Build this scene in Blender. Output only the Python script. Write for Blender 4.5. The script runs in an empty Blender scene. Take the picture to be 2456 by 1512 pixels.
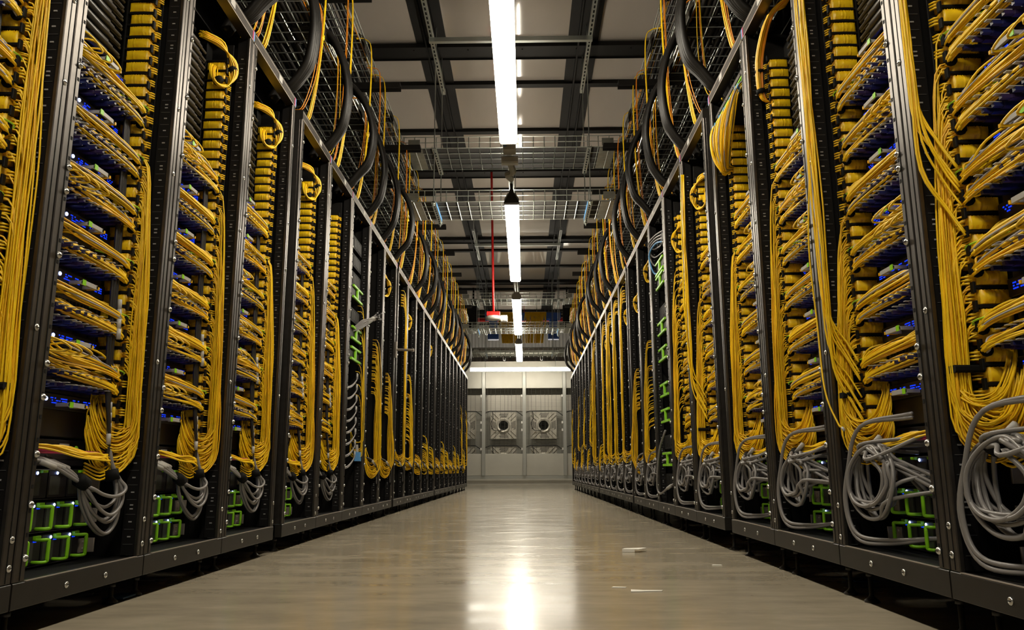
import bpy, math, random
from mathutils import Matrix, Vector

# ------------------------------------------------------------------ camera, world, exposure
sc = bpy.context.scene
COL = sc.collection
W_, H_ = 2456, 1512
FPX, PITCH, YAW, ROLL = 1885.25, 0.1954, -0.0156, -0.0038
HC = 0.36
Fv = Vector((math.sin(YAW)*math.cos(PITCH), math.cos(YAW)*math.cos(PITCH), math.sin(PITCH)))
R0 = Vector((math.cos(YAW), -math.sin(YAW), 0)); U0 = R0.cross(Fv)
cr, sr = math.cos(ROLL), math.sin(ROLL)
Rv = R0*cr + U0*sr; Uv = U0*cr - R0*sr
camd = bpy.data.cameras.new('camera'); cam = bpy.data.objects.new('camera', camd); COL.objects.link(cam)
cam.matrix_world = Matrix(((Rv.x, Uv.x, -Fv.x, 0), (Rv.y, Uv.y, -Fv.y, 0), (Rv.z, Uv.z, -Fv.z, HC), (0, 0, 0, 1)))
camd.sensor_width = 36; camd.sensor_fit = 'HORIZONTAL'; camd.lens = 36*FPX/W_; camd.clip_start = 0.02; camd.clip_end = 200
sc.camera = cam
world = bpy.data.worlds.new('world'); sc.world = world; world.use_nodes = True
world.node_tree.nodes['Background'].inputs[0].default_value = (0.9, 0.85, 0.75, 1)
world.node_tree.nodes['Background'].inputs[1].default_value = 0.004
sc.view_settings.view_transform = 'Standard'; sc.view_settings.look = 'None'
sc.view_settings.gamma = 1; sc.view_settings.use_curve_mapping = False
sc.view_settings.exposure = 1.68
LAMP = 17.0            # emission of the linear lamps
END_LAMP = 13.0
sc.cycles.max_bounces = 8; sc.cycles.diffuse_bounces = 4; sc.cycles.glossy_bounces = 3
sc.cycles.sample_clamp_indirect = 6.0

# ------------------------------------------------------------------ materials
def mat(name, col, rough=0.5, metal=0.0, spec=0.5, emit=None, strength=0, noise=0.0, nscale=20, bump=0.0, bscale=60, stretch=None):
    m = bpy.data.materials.new(name); m.use_nodes = True
    nt = m.node_tree; b = nt.nodes['Principled BSDF']
    b.inputs['Base Color'].default_value = (*col, 1); b.inputs['Roughness'].default_value = rough
    b.inputs['Metallic'].default_value = metal; b.inputs['Specular IOR Level'].default_value = spec
    if emit:
        b.inputs['Emission Color'].default_value = (*emit, 1); b.inputs['Emission Strength'].default_value = strength
    if noise or bump:
        tc = nt.nodes.new('ShaderNodeTexCoord'); mp = nt.nodes.new('ShaderNodeMapping')
        nt.links.new(tc.outputs['Object'], mp.inputs[0])
        if stretch: mp.inputs['Scale'].default_value = stretch
        if noise:
            n = nt.nodes.new('ShaderNodeTexNoise'); n.inputs['Scale'].default_value = nscale; n.inputs['Detail'].default_value = 5
            nt.links.new(mp.outputs[0], n.inputs[0])
            r = nt.nodes.new('ShaderNodeMapRange'); r.inputs[1].default_value = .3; r.inputs[2].default_value = .7
            r.inputs[3].default_value = 1-noise; r.inputs[4].default_value = 1+noise
            nt.links.new(n.outputs[0], r.inputs[0])
            mx = nt.nodes.new('ShaderNodeVectorMath'); mx.operation = 'SCALE'; mx.inputs[0].default_value = col
            nt.links.new(r.outputs[0], mx.inputs['Scale']); nt.links.new(mx.outputs[0], b.inputs['Base Color'])
        if bump:
            n2 = nt.nodes.new('ShaderNodeTexNoise'); n2.inputs['Scale'].default_value = bscale; n2.inputs['Detail'].default_value = 3
            nt.links.new(mp.outputs[0], n2.inputs[0])
            bp = nt.nodes.new('ShaderNodeBump'); bp.inputs['Strength'].default_value = bump; bp.inputs['Distance'].default_value = .002
            nt.links.new(n2.outputs[0], bp.inputs['Height']); nt.links.new(bp.outputs[0], b.inputs['Normal'])
    return m
BLACK = mat('black powder coat', (.006, .0055, .005), .58, spec=.18, noise=.2, nscale=9)
DEEP = mat('matt black', (.004, .004, .004), .75, spec=.15)
POST = mat('satin dark steel', (.095, .086, .079), .34, .9, noise=.12, nscale=30)
BASE = mat('dark brown steel', (.017, .015, .0125), .42, .35, noise=.15, nscale=25)
EDGE = mat('bare steel edge', (.45, .40, .35), .4, .6)
STRIP = mat('unit strip', (.006, .0055, .0055), .6, spec=.18)
MARK = mat('white print', (.30, .30, .30), .6)
SCREW = mat('zinc screw', (.62, .62, .60), .28, .9)
YEL = mat('yellow jacket', (.88, .575, .008), .40, noise=.12, nscale=14)
YEL2 = mat('deep yellow jacket', (.80, .45, .008), .42, noise=.15, nscale=18)
ORA = mat('orange jacket', (.78, .26, .008), .45)
GREYW = mat('grey jacket', (.36, .34, .36), .42)
CABG = mat('grey copper cable', (.19, .18, .175), .32)
TRUNK = mat('glossy black hose', (.035, .032, .030), .33)
CABB = mat('black cable', (.014, .013, .013), .42)
CORR = mat('black conduit', (.009, .008, .007), .44, spec=.22)
TAG = mat('pale tag', (.38, .37, .35), .5)
BOOT = mat('navy boot', (.010, .013, .085), .4)
BOOT2 = mat('violet boot', (.026, .014, .065), .4)
DEV = mat('dark device face', (.016, .014, .018), .4)
DEVG = mat('smoked metal', (.11, .115, .11), .32, .5, noise=.2, nscale=40)
LIME = mat('lime plastic', (.24, .60, .010), .45)
LIME2 = mat('bright lime strap', (.42, .80, .03), .5)
LEDB = mat('blue led', (0, 0, 0), .5, emit=(.006, .045, 1), strength=.34)
LEDW = mat('white blue led', (0, 0, 0), .5, emit=(.35, .45, 1), strength=1.5)
PINK = mat('magenta jacket', (.42, .03, .10), .45)
GALV = mat('galvanised wire', (.50, .53, .50), .32, .85)
GALVP = mat('galvanised plate', (.20, .20, .17), .4, .6, noise=.25, nscale=12)
WHITE = mat('white paint', (.72, .70, .64), .45)
WALLP = mat('pale fan wall panel', (.54, .52, .45), .42, .15, noise=.05, nscale=3)
WALLG = mat('grey steel post', (.42, .42, .38), .38, .4)
MESHW = mat('guard wire', (.16, .16, .14), .45, .5)
SHEET = mat('bright backing sheet', (.62, .58, .50), .4, .3)
FANB = mat('fan housing', (.62, .58, .49), .45, .3, noise=.06, nscale=10)
DARKH = mat('dark opening', (.04, .035, .03), .6)
CPAN = mat('glossy ceiling panel', (.47, .42, .37), .07, noise=.05, nscale=2.0, bump=.035, bscale=2.5, stretch=(1, .25, 1))
BEAM = mat('black ceiling beam', (.0085, .0075, .0065), .55, spec=.2)
RED = mat('red pipe paint', (.55, .012, .010), .4)
BLUE = mat('blue raceway', (.03, .10, .42), .45)
LBLUE = mat('light blue film', (.10, .30, .62), .4)
TAPE = mat('blue tape', (.02, .07, .16), .6)
PAPER = mat('white paper', (.80, .78, .72), .7)
PALE = mat('pale corrugated sheet', (.50, .49, .46), .5)
LAMPM = mat('lamp diffuser', (.8, .8, .8), .5, emit=(1, .905, .735), strength=LAMP)
LAMPE = mat('end lamp diffuser', (.8, .8, .8), .5, emit=(1, .93, .78), strength=END_LAMP)
PLAST = mat('translucent grey plastic', (.34, .33, .31), .4)
NOTE = mat('sticky note', (.45, .52, .16), .7)

def floor_mat():
    m = mat('polished concrete', (.30, .265, .205), .2, spec=.45)
    nt = m.node_tree; b = nt.nodes['Principled BSDF']; L = nt.links
    g = nt.nodes.new('ShaderNodeNewGeometry')
    def noise(scale, stretch, detail=6):
        mp = nt.nodes.new('ShaderNodeMapping'); mp.inputs['Scale'].default_value = stretch
        L.new(g.outputs['Position'], mp.inputs[0])
        n = nt.nodes.new('ShaderNodeTexNoise'); n.inputs['Scale'].default_value = scale; n.inputs['Detail'].default_value = detail
        n.inputs['Roughness'].default_value = .65
        L.new(mp.outputs[0], n.inputs[0]); return n.outputs[0]
    n1 = noise(2.2, (1, 1, 1)); n2 = noise(4, (.7, 2.2, 1), 4); n3 = noise(40, (1, 1, 1), 3)
    a = nt.nodes.new('ShaderNodeMath'); a.operation = 'ADD'; L.new(n1, a.inputs[0]); L.new(n2, a.inputs[1])
    r = nt.nodes.new('ShaderNodeValToRGB'); e = r.color_ramp.elements
    e[0].position = .34; e[0].color = (.265, .232, .172, 1); e[1].position = .66; e[1].color = (.40, .35, .262, 1)
    h = nt.nodes.new('ShaderNodeMath'); h.operation = 'MULTIPLY'; h.inputs[1].default_value = .5; L.new(a.outputs[0], h.inputs[0])
    L.new(h.outputs[0], r.inputs[0])
    # a filled joint across the slab
    sx = nt.nodes.new('ShaderNodeSeparateXYZ'); L.new(g.outputs['Position'], sx.inputs[0])
    d = nt.nodes.new('ShaderNodeMath'); d.operation = 'SUBTRACT'; d.inputs[1].default_value = 3.62; L.new(sx.outputs[1], d.inputs[0])
    ab = nt.nodes.new('ShaderNodeMath'); ab.operation = 'ABSOLUTE'; L.new(d.outputs[0], ab.inputs[0])
    lt = nt.nodes.new('ShaderNodeMath'); lt.operation = 'LESS_THAN'; lt.inputs[1].default_value = .012; L.new(ab.outputs[0], lt.inputs[0])
    f = nt.nodes.new('ShaderNodeMath'); f.operation = 'MULTIPLY'; f.inputs[1].default_value = .55; L.new(lt.outputs[0], f.inputs[0])
    mx = nt.nodes.new('ShaderNodeMixRGB'); mx.inputs[2].default_value = (.37, .31, .21, 1)
    n4 = noise(9, (1.4, .5, 1), 4)
    sc_ = nt.nodes.new('ShaderNodeMapRange'); sc_.inputs[1].default_value = .66; sc_.inputs[2].default_value = .74; sc_.inputs[4].default_value = .35; L.new(n4, sc_.inputs[0])
    mx0 = nt.nodes.new('ShaderNodeMixRGB'); mx0.inputs[2].default_value = (.42, .37, .28, 1); L.new(sc_.outputs[0], mx0.inputs[0]); L.new(r.outputs[0], mx0.inputs[1])
    L.new(f.outputs[0], mx.inputs[0]); L.new(mx0.outputs[0], mx.inputs[1]); L.new(mx.outputs[0], b.inputs['Base Color'])
    rr = nt.nodes.new('ShaderNodeMapRange'); rr.inputs[1].default_value = .3; rr.inputs[2].default_value = .7; rr.inputs[3].default_value = .13; rr.inputs[4].default_value = .23
    L.new(n2, rr.inputs[0]); L.new(rr.outputs[0], b.inputs['Roughness'])
    bp = nt.nodes.new('ShaderNodeBump'); bp.inputs['Strength'].default_value = .04; bp.inputs['Distance'].default_value = .004
    L.new(n2, bp.inputs['Height']); L.new(bp.outputs[0], b.inputs['Normal'])
    return m
FLOOR = floor_mat()

# ------------------------------------------------------------------ mesh helpers
class MB:
    def __init__(s): s.v = []; s.f = []; s.m = []
    def quad(s, pts, mi=0):
        n = len(s.v); s.v += [tuple(p) for p in pts]; s.f.append(tuple(range(n, n+len(pts)))); s.m.append(mi)
    def box(s, x0, x1, y0, y1, z0, z1, mi=0):
        n = len(s.v)
        s.v += [(x0,y0,z0),(x1,y0,z0),(x1,y1,z0),(x0,y1,z0),(x0,y0,z1),(x1,y0,z1),(x1,y1,z1),(x0,y1,z1)]
        for q in ((0,3,2,1),(4,5,6,7),(0,1,5,4),(1,2,6,5),(2,3,7,6),(3,0,4,7)):
            s.f.append(tuple(n+i for i in q)); s.m.append(mi)
    def bbox(s, x0, x1, y0, y1, z0, z1, b=.002, mi=0):
        """box with chamfered edges along the longest axis"""
        L = [(x1-x0), (y1-y0), (z1-z0)]; a = L.index(max(L))
        if a == 2: P = [(x0+b,y0),(x1-b,y0),(x1,y0+b),(x1,y1-b),(x1-b,y1),(x0+b,y1),(x0,y1-b),(x0,y0+b)]; s.prism(P, z0, z1, 2, mi)
        elif a == 1: P = [(x0+b,z0),(x1-b,z0),(x1,z0+b),(x1,z1-b),(x1-b,z1),(x0+b,z1),(x0,z1-b),(x0,z0+b)]; s.prism(P, y0, y1, 1, mi)
        else: P = [(y0+b,z0),(y1-b,z0),(y1,z0+b),(y1,z1-b),(y1-b,z1),(y0+b,z1),(y0,z1-b),(y0,z0+b)]; s.prism(P, x0, x1, 0, mi)
    def prism(s, P, a, b, axis=2, mi=0):
        """outline P (counter-clockwise) extruded from a to b along an axis"""
        def put(p, t): return (p[0], p[1], t) if axis == 2 else ((p[0], t, p[1]) if axis == 1 else (t, p[0], p[1]))
        n = len(s.v); k = len(P); s.v += [put(p, a) for p in P] + [put(p, b) for p in P]
        fl = axis == 1
        F = [tuple(n+i for i in reversed(range(k))), tuple(n+k+i for i in range(k))] + [(n+i, n+(i+1) % k, n+k+(i+1) % k, n+k+i) for i in range(k)]
        for f in F: s.f.append(tuple(reversed(f)) if fl else f); s.m.append(mi)
    def tube(s, pts, r, n=5, mi=0, caps=True):
        pts = [Vector(p) for p in pts]; k = len(pts)
        rs = r if isinstance(r, (list, tuple)) else [r]*k
        t = [(pts[min(i+1, k-1)]-pts[max(i-1, 0)]).normalized() for i in range(k)]
        up = Vector((0, 0, 1)) if abs(t[0].z) < .9 else Vector((1, 0, 0))
        a = t[0].cross(up).normalized(); base = len(s.v)
        for i in range(k):
            a = (a - t[i]*a.dot(t[i]))
            a = a.normalized() if a.length > 1e-6 else t[i].orthogonal().normalized()
            b = t[i].cross(a)
            for j in range(n):
                g = 2*math.pi*j/n
                s.v.append(tuple(pts[i]+a*(rs[i]*math.cos(g))+b*(rs[i]*math.sin(g))))
        for i in range(k-1):
            for j in range(n):
                p, q = base+i*n+j, base+i*n+(j+1) % n
                s.f.append((p, q, q+n, p+n)); s.m.append(mi)
        if caps:
            s.f.append(tuple(base+j for j in reversed(range(n)))); s.m.append(mi)
            s.f.append(tuple(base+(k-1)*n+j for j in range(n))); s.m.append(mi)
    def lathe(s, prof, axis, c, n=10, mi=0):
        """profile [(r, t)] spun round axis (0 x, 1 y, 2 z) through c"""
        base = len(s.v); k = len(prof)
        for r, t in prof:
            for j in range(n):
                g = 2*math.pi*j/n; p, q = r*math.cos(g), r*math.sin(g)
                s.v.append((c[0]+t, c[1]+p, c[2]+q) if axis == 0 else ((c[0]+q, c[1]+t, c[2]+p) if axis == 1 else (c[0]+p, c[1]+q, c[2]+t)))
        for i in range(k-1):
            for j in range(n):
                a, b = base+i*n+j, base+i*n+(j+1) % n
                s.f.append((a, b, b+n, a+n)); s.m.append(mi)
        s.f.append(tuple(base+j for j in reversed(range(n)))); s.m.append(mi)
        s.f.append(tuple(base+(k-1)*n+j for j in range(n))); s.m.append(mi)
    def mesh(s, name, mats, sx=1, smooth=False):
        me = bpy.data.meshes.new(name)
        v = s.v if sx > 0 else [(-x, y, z) for x, y, z in s.v]
        f = s.f if sx > 0 else [tuple(reversed(q)) for q in s.f]
        me.from_pydata(v, [], f)
        for m in (mats if isinstance(mats, (list, tuple)) else [mats]): me.materials.append(m)
        if any(s.m): me.polygons.foreach_set('material_index', s.m)
        if smooth: me.polygons.foreach_set('use_smooth', [True]*len(f))
        me.update(); return me

def spline(P, step=6):
    """Catmull-Rom through P"""
    P = [Vector(p) for p in P]; out = []
    Q = [P[0]*2-P[1]] + P + [P[-1]*2-P[-2]]
    for i in range(1, len(Q)-2):
        a, b, c, d = Q[i-1], Q[i], Q[i+1], Q[i+2]
        for j in range(step):
            t = j/step
            out.append(.5*((2*b)+(c-a)*t+(2*a-5*b+4*c-d)*t*t+(3*b-a-3*c+d)*t**3))
    out.append(P[-1]); return out

CACHE = {}
def cached(key, fn):
    if key not in CACHE: CACHE[key] = fn()
    return CACHE[key]
def ob(name, me, parent=None, loc=(0, 0, 0), rot=None, label=None, cat=None, group=None, kind=None):
    o = bpy.data.objects.new(name, me); COL.objects.link(o)
    o.location = loc
    if rot: o.rotation_euler = rot
    if parent: o.parent = parent
    if label: o['label'] = label
    if cat: o['category'] = cat
    if group: o['group'] = group
    if kind: o['kind'] = kind
    return o
def thing(name, label, cat, loc=(0, 0, 0), group=None):
    return ob(name, None, None, loc, None, label, cat, group)
def one(name, build, mats, parent=None, loc=(0, 0, 0), sx=1, smooth=False, **k):
    m = MB(); build(m); return ob(name, m.mesh(name, mats, sx, smooth), parent, loc, **k)

ORD = ['first', 'second', 'third', 'fourth', 'fifth', 'sixth', 'seventh', 'eighth', 'ninth', 'tenth', 'eleventh', 'twelfth', 'thirteenth',
       'fourteenth', 'fifteenth', 'sixteenth', 'seventeenth', 'eighteenth', 'nineteenth', 'twentieth', 'twenty-first', 'twenty-second', 'twenty-third', 'twenty-fourth']
ROW = {-1: 'left row', 1: 'right row'}
XF = {-1: -1.112, 1: .903}
ZB = {-1: .066, 1: .091}
RH = {-1: 2.09, 1: 2.05}
RW = .6
def rack_y(i):
    """near edge of rack i; racks stand in blocks with a filler column between them"""
    y = 1.161 + RW*i
    if i >= 4: y += .119
    if i >= 9: y += .085
    if i >= 14: y += .085
    if i >= 19: y += .085
    return y
NR = 23
def P(s, i, d=0, u=0, z=0):           # world point of rack-local depth, along, height
    return (XF[s]+s*d, rack_y(i)+u, ZB[s]+z)

# ------------------------------------------------------------------ room
one('floor', lambda m: m.box(-7, 7, -4, 31, -.1, 0), FLOOR, kind='structure')
ZC = 4.6
ceil = one('ceiling', lambda m: m.box(-7, 7, -4, 31, ZC+.12, ZC+.2), DEEP, kind='structure')
def wall(n, *b, mt=DEEP): return one(n, lambda m: m.box(*b), mt, kind='structure')
wall('wall_back', -7, 7, -4.1, -4, 0, ZC+.12, mt=PALE)
wall('wall_far', -7, 7, 30.9, 31, 0, ZC+.12, mt=PALE)
wall('wall_left', -7.1, -7, -4, 31, 0, ZC+.12)
wall('wall_right', 7, 7.1, -4, 31, 0, ZC+.12)
# ceiling panels laid between the beams
bx = [-3.95, -2.43, -.91, .61, 2.13, 3.65]
yt = []
k = -3
while 7.34+3.36*k < 30: yt.append(7.34+3.36*k); k += 1
ycuts = sorted([t for t in yt] + [t+.74 for t in yt] + [t+1.97 for t in yt])
pc = {}
for a in range(1, len(bx)-2):
    for b in range(len(ycuts)-1):
        y0, y1 = ycuts[b]+.02, ycuts[b+1]-.02
        if y0 < 2 or y0 > 29: continue
        w = round(y1-y0, 3)
        def mk(w=w):
            m = MB(); m.bbox(.0, 1.52-.04, 0, w, 0, .03, .004); return m.mesh('panel', CPAN)
        ob('panel', cached(('panel', w), mk), ceil, (bx[a]+.02, y0, ZC))
for i, x in enumerate(bx[1:-1]):
    def beam(m, x=x):
        m.box(x-.15, x+.15, 0, 30, ZC-.02, ZC+.01)
        for t in (-.05, .05): m.box(x+t-.008, x+t+.008, 0, 30, ZC-.07, ZC-.02)
    one('ceiling_beam', beam, BEAM, ceil)
for t in yt:
    if t < 3: continue
    def tb(m, t=t):
        m.box(-3.9, 3.6, t-.13, t+.13, ZC-.05, ZC-.02); m.box(-3.9, 3.6, t-.02, t+.02, ZC-.02, ZC+.01)
        for e in (-.13, .122): m.box(-3.9, 3.6, t+e, t+e+.008, ZC-.065, ZC-.05)
        for k in range(12): m.lathe([(.008, 0), (.006, -.008)], 2, (-3.3+k*.55, t-.05, ZC-.05), 6)
    one('ceiling_joist', tb, BEAM, ceil)
    for o_ in (.74, 1.97):
        one('ceiling_purlin', lambda m, y=t+o_: m.box(-3.9, 3.6, y-.045, y+.045, ZC-.045, ZC+.005), BEAM, ceil)

# black containment panels standing on the racks behind the trays
for s, nm in ((-1, 'wall_containment_left'), (1, 'wall_containment_right')):
    o = one(nm, lambda m, s=s: m.box(*sorted((XF[s]+s*.66, XF[s]+s*.69)), .6, rack_y(NR), ZB[s]+RH[s]+.02, ZC-.32), DEEP, kind='structure')
    for k in range(14):
        y = .7+k*1.2
        pm = cached(('cpanel', s), lambda: (lambda m: (m.bbox(-.01, 0, 0, 1.18, 0, ZC-.32-2.19, .003), m.mesh('panel', BLACK, -s))[1])(MB()))
        if y+1.2 < rack_y(NR): ob('panel', pm, o, (XF[s]+s*.66, y, 2.18))

# ------------------------------------------------------------------ racks
def rack_meshes(s):
    H = RH[s]; K = {}
    def add(n, fn, mats=BLACK, smooth=False):
        m = MB(); fn(m); K[n] = m.mesh(n, mats, s, smooth)
    def near(m):
        m.bbox(0, .012, .003, .045, .058, H-.05, .002); m.bbox(.012, .05, .003, .010, .058, H-.05, .001)
        m.box(-.001, .001, .026, .0285, .06, H-.06, 1)
        for k in range(38): m.box(-.0006, .0006, .0335, .0405, .10+k*.0525, .109+k*.0525, 1)
    add('post', near, [POST, DEEP])
    def far(m):
        m.bbox(0, .012, .560, .597, .058, H-.05, .002); m.bbox(.012, .05, .590, .597, .058, H-.05, .001)
        m.box(-.0008, .0008, .577, .579, .06, H-.06, 1)
    add('post_far', far, [POST, DEEP])
    add('rear_post', lambda m: m.bbox(0, .05, 0, .045, .058, H-.05, .003))
    def base(m):
        m.bbox(-.002, .03, .003, .597, 0, .056, .0015); m.box(-.0025, .006, .048, .558, .0562, .0578, 1)
    add('base_beam', base, [BASE, EDGE])
    def lint(m):
        m.bbox(-.002, .04, .003, .597, H-.052, H, .002); m.box(-.0022, .0, .01, .59, H-.012, H-.009, 1); m.box(-.0026, .001, .003, .597, H-.0515, H-.0485, 1)
    add('lintel', lint, [POST, EDGE])
    add('floor_plate', lambda m: m.box(.03, .62, .01, .59, .048, .055), DEEP)
    def top(m):
        m.box(.16, .62, .003, .597, H-.03, H-.024); m.box(.2, .22, .1, .5, H-.06, H-.03)
    add('top_plate', top, DEEP)
    add('side_panel', lambda m: (m.box(.05, .62, .5925, .597, .056, H-.03), m.bbox(.10, .12, .588, .5925, .056, H-.05, .001)), BLACK)
    add('back_panel', lambda m: m.box(.60, .62, .003, .597, .056, H-.03), DEEP)
    add('blank_panel', lambda m: (m.bbox(.165, .18, .045, .50, .06, H-.06, .003),), DEEP)
    def strip(m): m.bbox(.012, .052, .566, .588, .06, H-.055, .001)
    add('unit_strip', strip, STRIP)
    def marks(m):
        n = int((H-.2)/.0417)
        for k in range(n):
            z = .09+k*.0417
            m.box(.018, .046, .5645, .5662, z-.0007, z+.0007, 1)
            zz = z+.021
            for dz in ((-.0055, .0055) if k % 5 == 2 else (0,)): m.box(.026, .035, .5642, .5662, zz+dz-.0018, zz+dz+.0018)
    add('unit_marks', marks, [MARK, mat('dim print', (.06, .06, .06), .6)])
    def screw(m): m.lathe([(.0085, 0), (.0085, -.002), (.0068, -.005), (.003, -.0065)], 0, (0, 0, 0), 10); m.box(-.0072, -.006, -.006, .006, -.0009, .0009, 1)
    add('screw', screw, [SCREW, DEEP], True)
    def bolt(m): m.lathe([(.008, 0), (.008, -.0015), (.006, -.003)], 0, (0, 0, 0), 10); m.box(-.0036, -.002, -.005, .005, -.001, .001, 1)
    add('bolt', bolt, [SCREW, DEEP], True)
    zf = ZB[s]
    def foot(m):
        m.lathe([(.021, -zf), (.021, -zf+.005), (.012, -zf+.012), (.0065, -zf+.018), (.0065, 0)], 2, (0, 0, 0), 10)
        m.lathe([(.012, -.022), (.012, -.012)], 2, (0, 0, 0), 6)
    add('leveling_foot', foot, SCREW if False else BASE, True)
    add('white_label', lambda m: m.box(-.0034, -.002, 0, .045, 0, .030), TAG)
    def col(m): m.box(-.0034, -.002, 0, .012, 0, .04, 0); m.box(-.0034, -.002, .012, .022, 0, .04, 1)
    add('colour_label', col, [PINK, LBLUE])
    return K
RM = {s: rack_meshes(s) for s in (-1, 1)}
def rack_look(s, i):
    if i == 6: return 'black server rack with lime handled modules'
    if i < 6: return 'black server rack full of yellow bundles'
    if i < 10: return 'black server rack with tangled yellow cables'
    return 'black server rack with sparse yellow cables'
RACKS = {}
for s in (-1, 1):
    K = RM[s]; H = RH[s]
    for i in range(NR):
        rk = thing('server_rack', f'{rack_look(s, i)}, {ORD[i]} from the camera, {ROW[s]}', 'server rack', P(s, i), f'server racks of the {ROW[s]}')
        RACKS[s, i] = rk
        ob('post', K['post'], rk, label='post drilled with square holes'); ob('post', K['post_far'], rk)
        for u in (.003, .552): ob('rear_post', K['rear_post'], rk, (s*.55, u, 0))
        for n in ('base_beam', 'lintel', 'floor_plate', 'top_plate', 'side_panel', 'back_panel') + (('blank_panel',) if i > 6 else ()): ob(n, K[n], rk)
        st = ob('unit_strip', K['unit_strip'], rk)
        ob('unit_marks', K['unit_marks'], st, kind='stuff')
        rnd = random.Random(i*7+s)
        zs = [.10, .215, .335, .47, .555, .80, .965, 1.02, 1.30, 1.52, 1.72, 1.93]
        if i > 9: zs = zs[::2]
        for z in zs: ob('screw', K['screw'], rk, (0, .0365, z+rnd.uniform(-.012, .012)))
        for z in ((.085, .16, .62, 1.22, 1.45, 1.84) if i < 8 else (.085, .62, 1.45)): ob('bolt', K['bolt'], rk, (0, .585, z+rnd.uniform(-.01, .01)))
        for u in (.21, .39): ob('bolt', K['bolt'], rk, (s*-.002, u, .027))
        for u in (.07, .53): ob('leveling_foot', K['leveling_foot'], rk, (s*.05, u, 0))
        if i < 12:
            ob('white_label', K['white_label'], rk, (0, .33, H-.042), label='white sticker'); ob('colour_label', K['colour_label'], rk, (0, .575, H-.047), label='red and blue sticker')
    # filler columns between blocks of racks
    for g, i in enumerate((3, 8, 13, 18)):
        y0 = rack_y(i)+.6; w = rack_y(i+1)-y0
        ft = thing('filler_column', f'narrow black filler column after the {ORD[i]} rack in the {ROW[s]}', 'filler column', (XF[s], y0, ZB[s]), 'filler columns between rack blocks')
        one('filler_panel', lambda m, w=w: m.bbox(.035, .06, .004, w-.004, .0, RH[s]-.005, .003), BLACK, ft, sx=s)
        one('filler_side', lambda m, w=w: m.bbox(.06, .60, .01, w-.01, .0, RH[s]-.02, .003), DEEP, ft, sx=s)

# ------------------------------------------------------------------ cable pieces (rack-local: d depth, u along, z height)
def slab_mesh(s, seed):
    """cables lying between two fingers of the cable manager"""
    r = random.Random(seed); m = MB(); n = 26; rows = 5
    ph = [r.uniform(0, 1) for _ in range(n+1)]
    base = len(m.v); h = .031
    for j in range(rows):
        for i in range(n+1):
            d = .074+.068*i/n; t = j/(rows-1)
            edge = max(0, math.sin(math.pi*i/n))**.5
            u = -.007*math.sin(math.pi*t)*edge - .0035*edge + (.0022 if i % 2 else -.0006)*(1 if ph[i] < .75 else .2) + r.uniform(-.0006, .0006)
            m.v.append((d, u, h*t-.001*(i % 3 == 0)*(j == rows-1)-h/2))
    for j in range(rows-1):
        for i in range(n):
            a = base+j*(n+1)+i
            m.f.append((a, a+1, a+n+2, a+n+1)); m.m.append(1 if ph[i] > .62 and j in (0, 3) else 0)
    m.box(.076, .140, .004, .045, -h/2, h/2, 1)
    for k in range(3):
        z = (-.25+.25*k)*h
        m.tube([(.08, .02, z), (.066, .024, z), (.060, .035, z)], .0026, 5, 0)
    return m.mesh('cable_band', [YEL, YEL2], s, True)
SLAB = {s: [slab_mesh(s, 100+k) for k in range(5)] for s in (-1, 1)}
def finger_mesh(s):
    m = MB()
    m.bbox(.066, .150, -.002, .008, -.0036, .0036, .001)
    m.bbox(.061, .067, -.003, .010, -.012, .012, .001)
    m.bbox(.066, .150, .042, .050, -.0036, .0036, .001)
    return m.mesh('finger', BLACK, s)
FING = {s: finger_mesh(s) for s in (-1, 1)}

def bundle_mesh(s, seed, n=17, lift=.05, messy=0.0):
    """patch cables leaving the ports of a switch and gathered into the cable manager; the tip is the origin"""
    r = random.Random(seed); m = MB()
    for k in range(n):
        u0 = -.44+.40*(k/(n-1))**.9+r.uniform(-.01, .01)          # port, relative to the tip at u = 0
        z0 = lift+r.uniform(-.012, .014); sp = r.uniform(-1, 1); sq = r.uniform(-1, 1)
        um = (u0+.02)*.55
        b = .022*messy*r.uniform(-1, 1)
        pts = [(.090, u0, z0), (.050, u0+.015, z0+.004+b), (.022+.010*sq, um-.08*(u0 < -.2), lift*.75+.013*sp+b), (.006+.008*sq, um*.45, lift*.42+.011*sp), (-.003+.005*sq, -.020, .007+.009*sp),
               (.002+.004*sq, .004, .007*sp), (.030, .010, .005*sp)]
        mi = 0 if r.random() < .72 else (1 if r.random() < .5 else 2)
        m.tube(spline(pts, 4), .0027+.0003*(mi == 0), 5, mi)
    if messy > .5:
        for k in range(3):
            u0 = -.40+.05*k; z0 = lift
            m.tube(spline([(.06, u0, z0), (-.01, u0+.03, z0+.012), (-.02, u0+.11, z0-.004), (.0, u0+.08, z0-.016), (.03, u0, z0-.01)], 5), .0028, 5, 0)
    return m.mesh('yellow_cable_bundle', [YEL, YEL2, GREYW], s, True)
BUN = {s: [bundle_mesh(s, 11*k+3, 17, .05, (0, .3, .7, .2, 1)[k]) for k in range(5)] for s in (-1, 1)}
def tie_mesh(s):
    m = MB()
    m.tube(spline([(.05, -.10, .028), (.022, -.05, .026), (.0, -.012, .024), (-.008, .008, .020), (-.004, .012, .015), (.012, -.010, .017)], 4), [.0022]*21, 4, 0)
    return m.mesh('tie', LIME2, s)
TIE = {s: tie_mesh(s) for s in (-1, 1)}
def clamp_mesh(s):
    m = MB(); m.lathe([(.012, -.005), (.0135, -.002), (.0135, .003), (.012, .006)], 1, (.004, 0, 0), 10); return m.mesh('strap', DEEP, s, True)
CLAMP = {s: clamp_mesh(s) for s in (-1, 1)}

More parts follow.
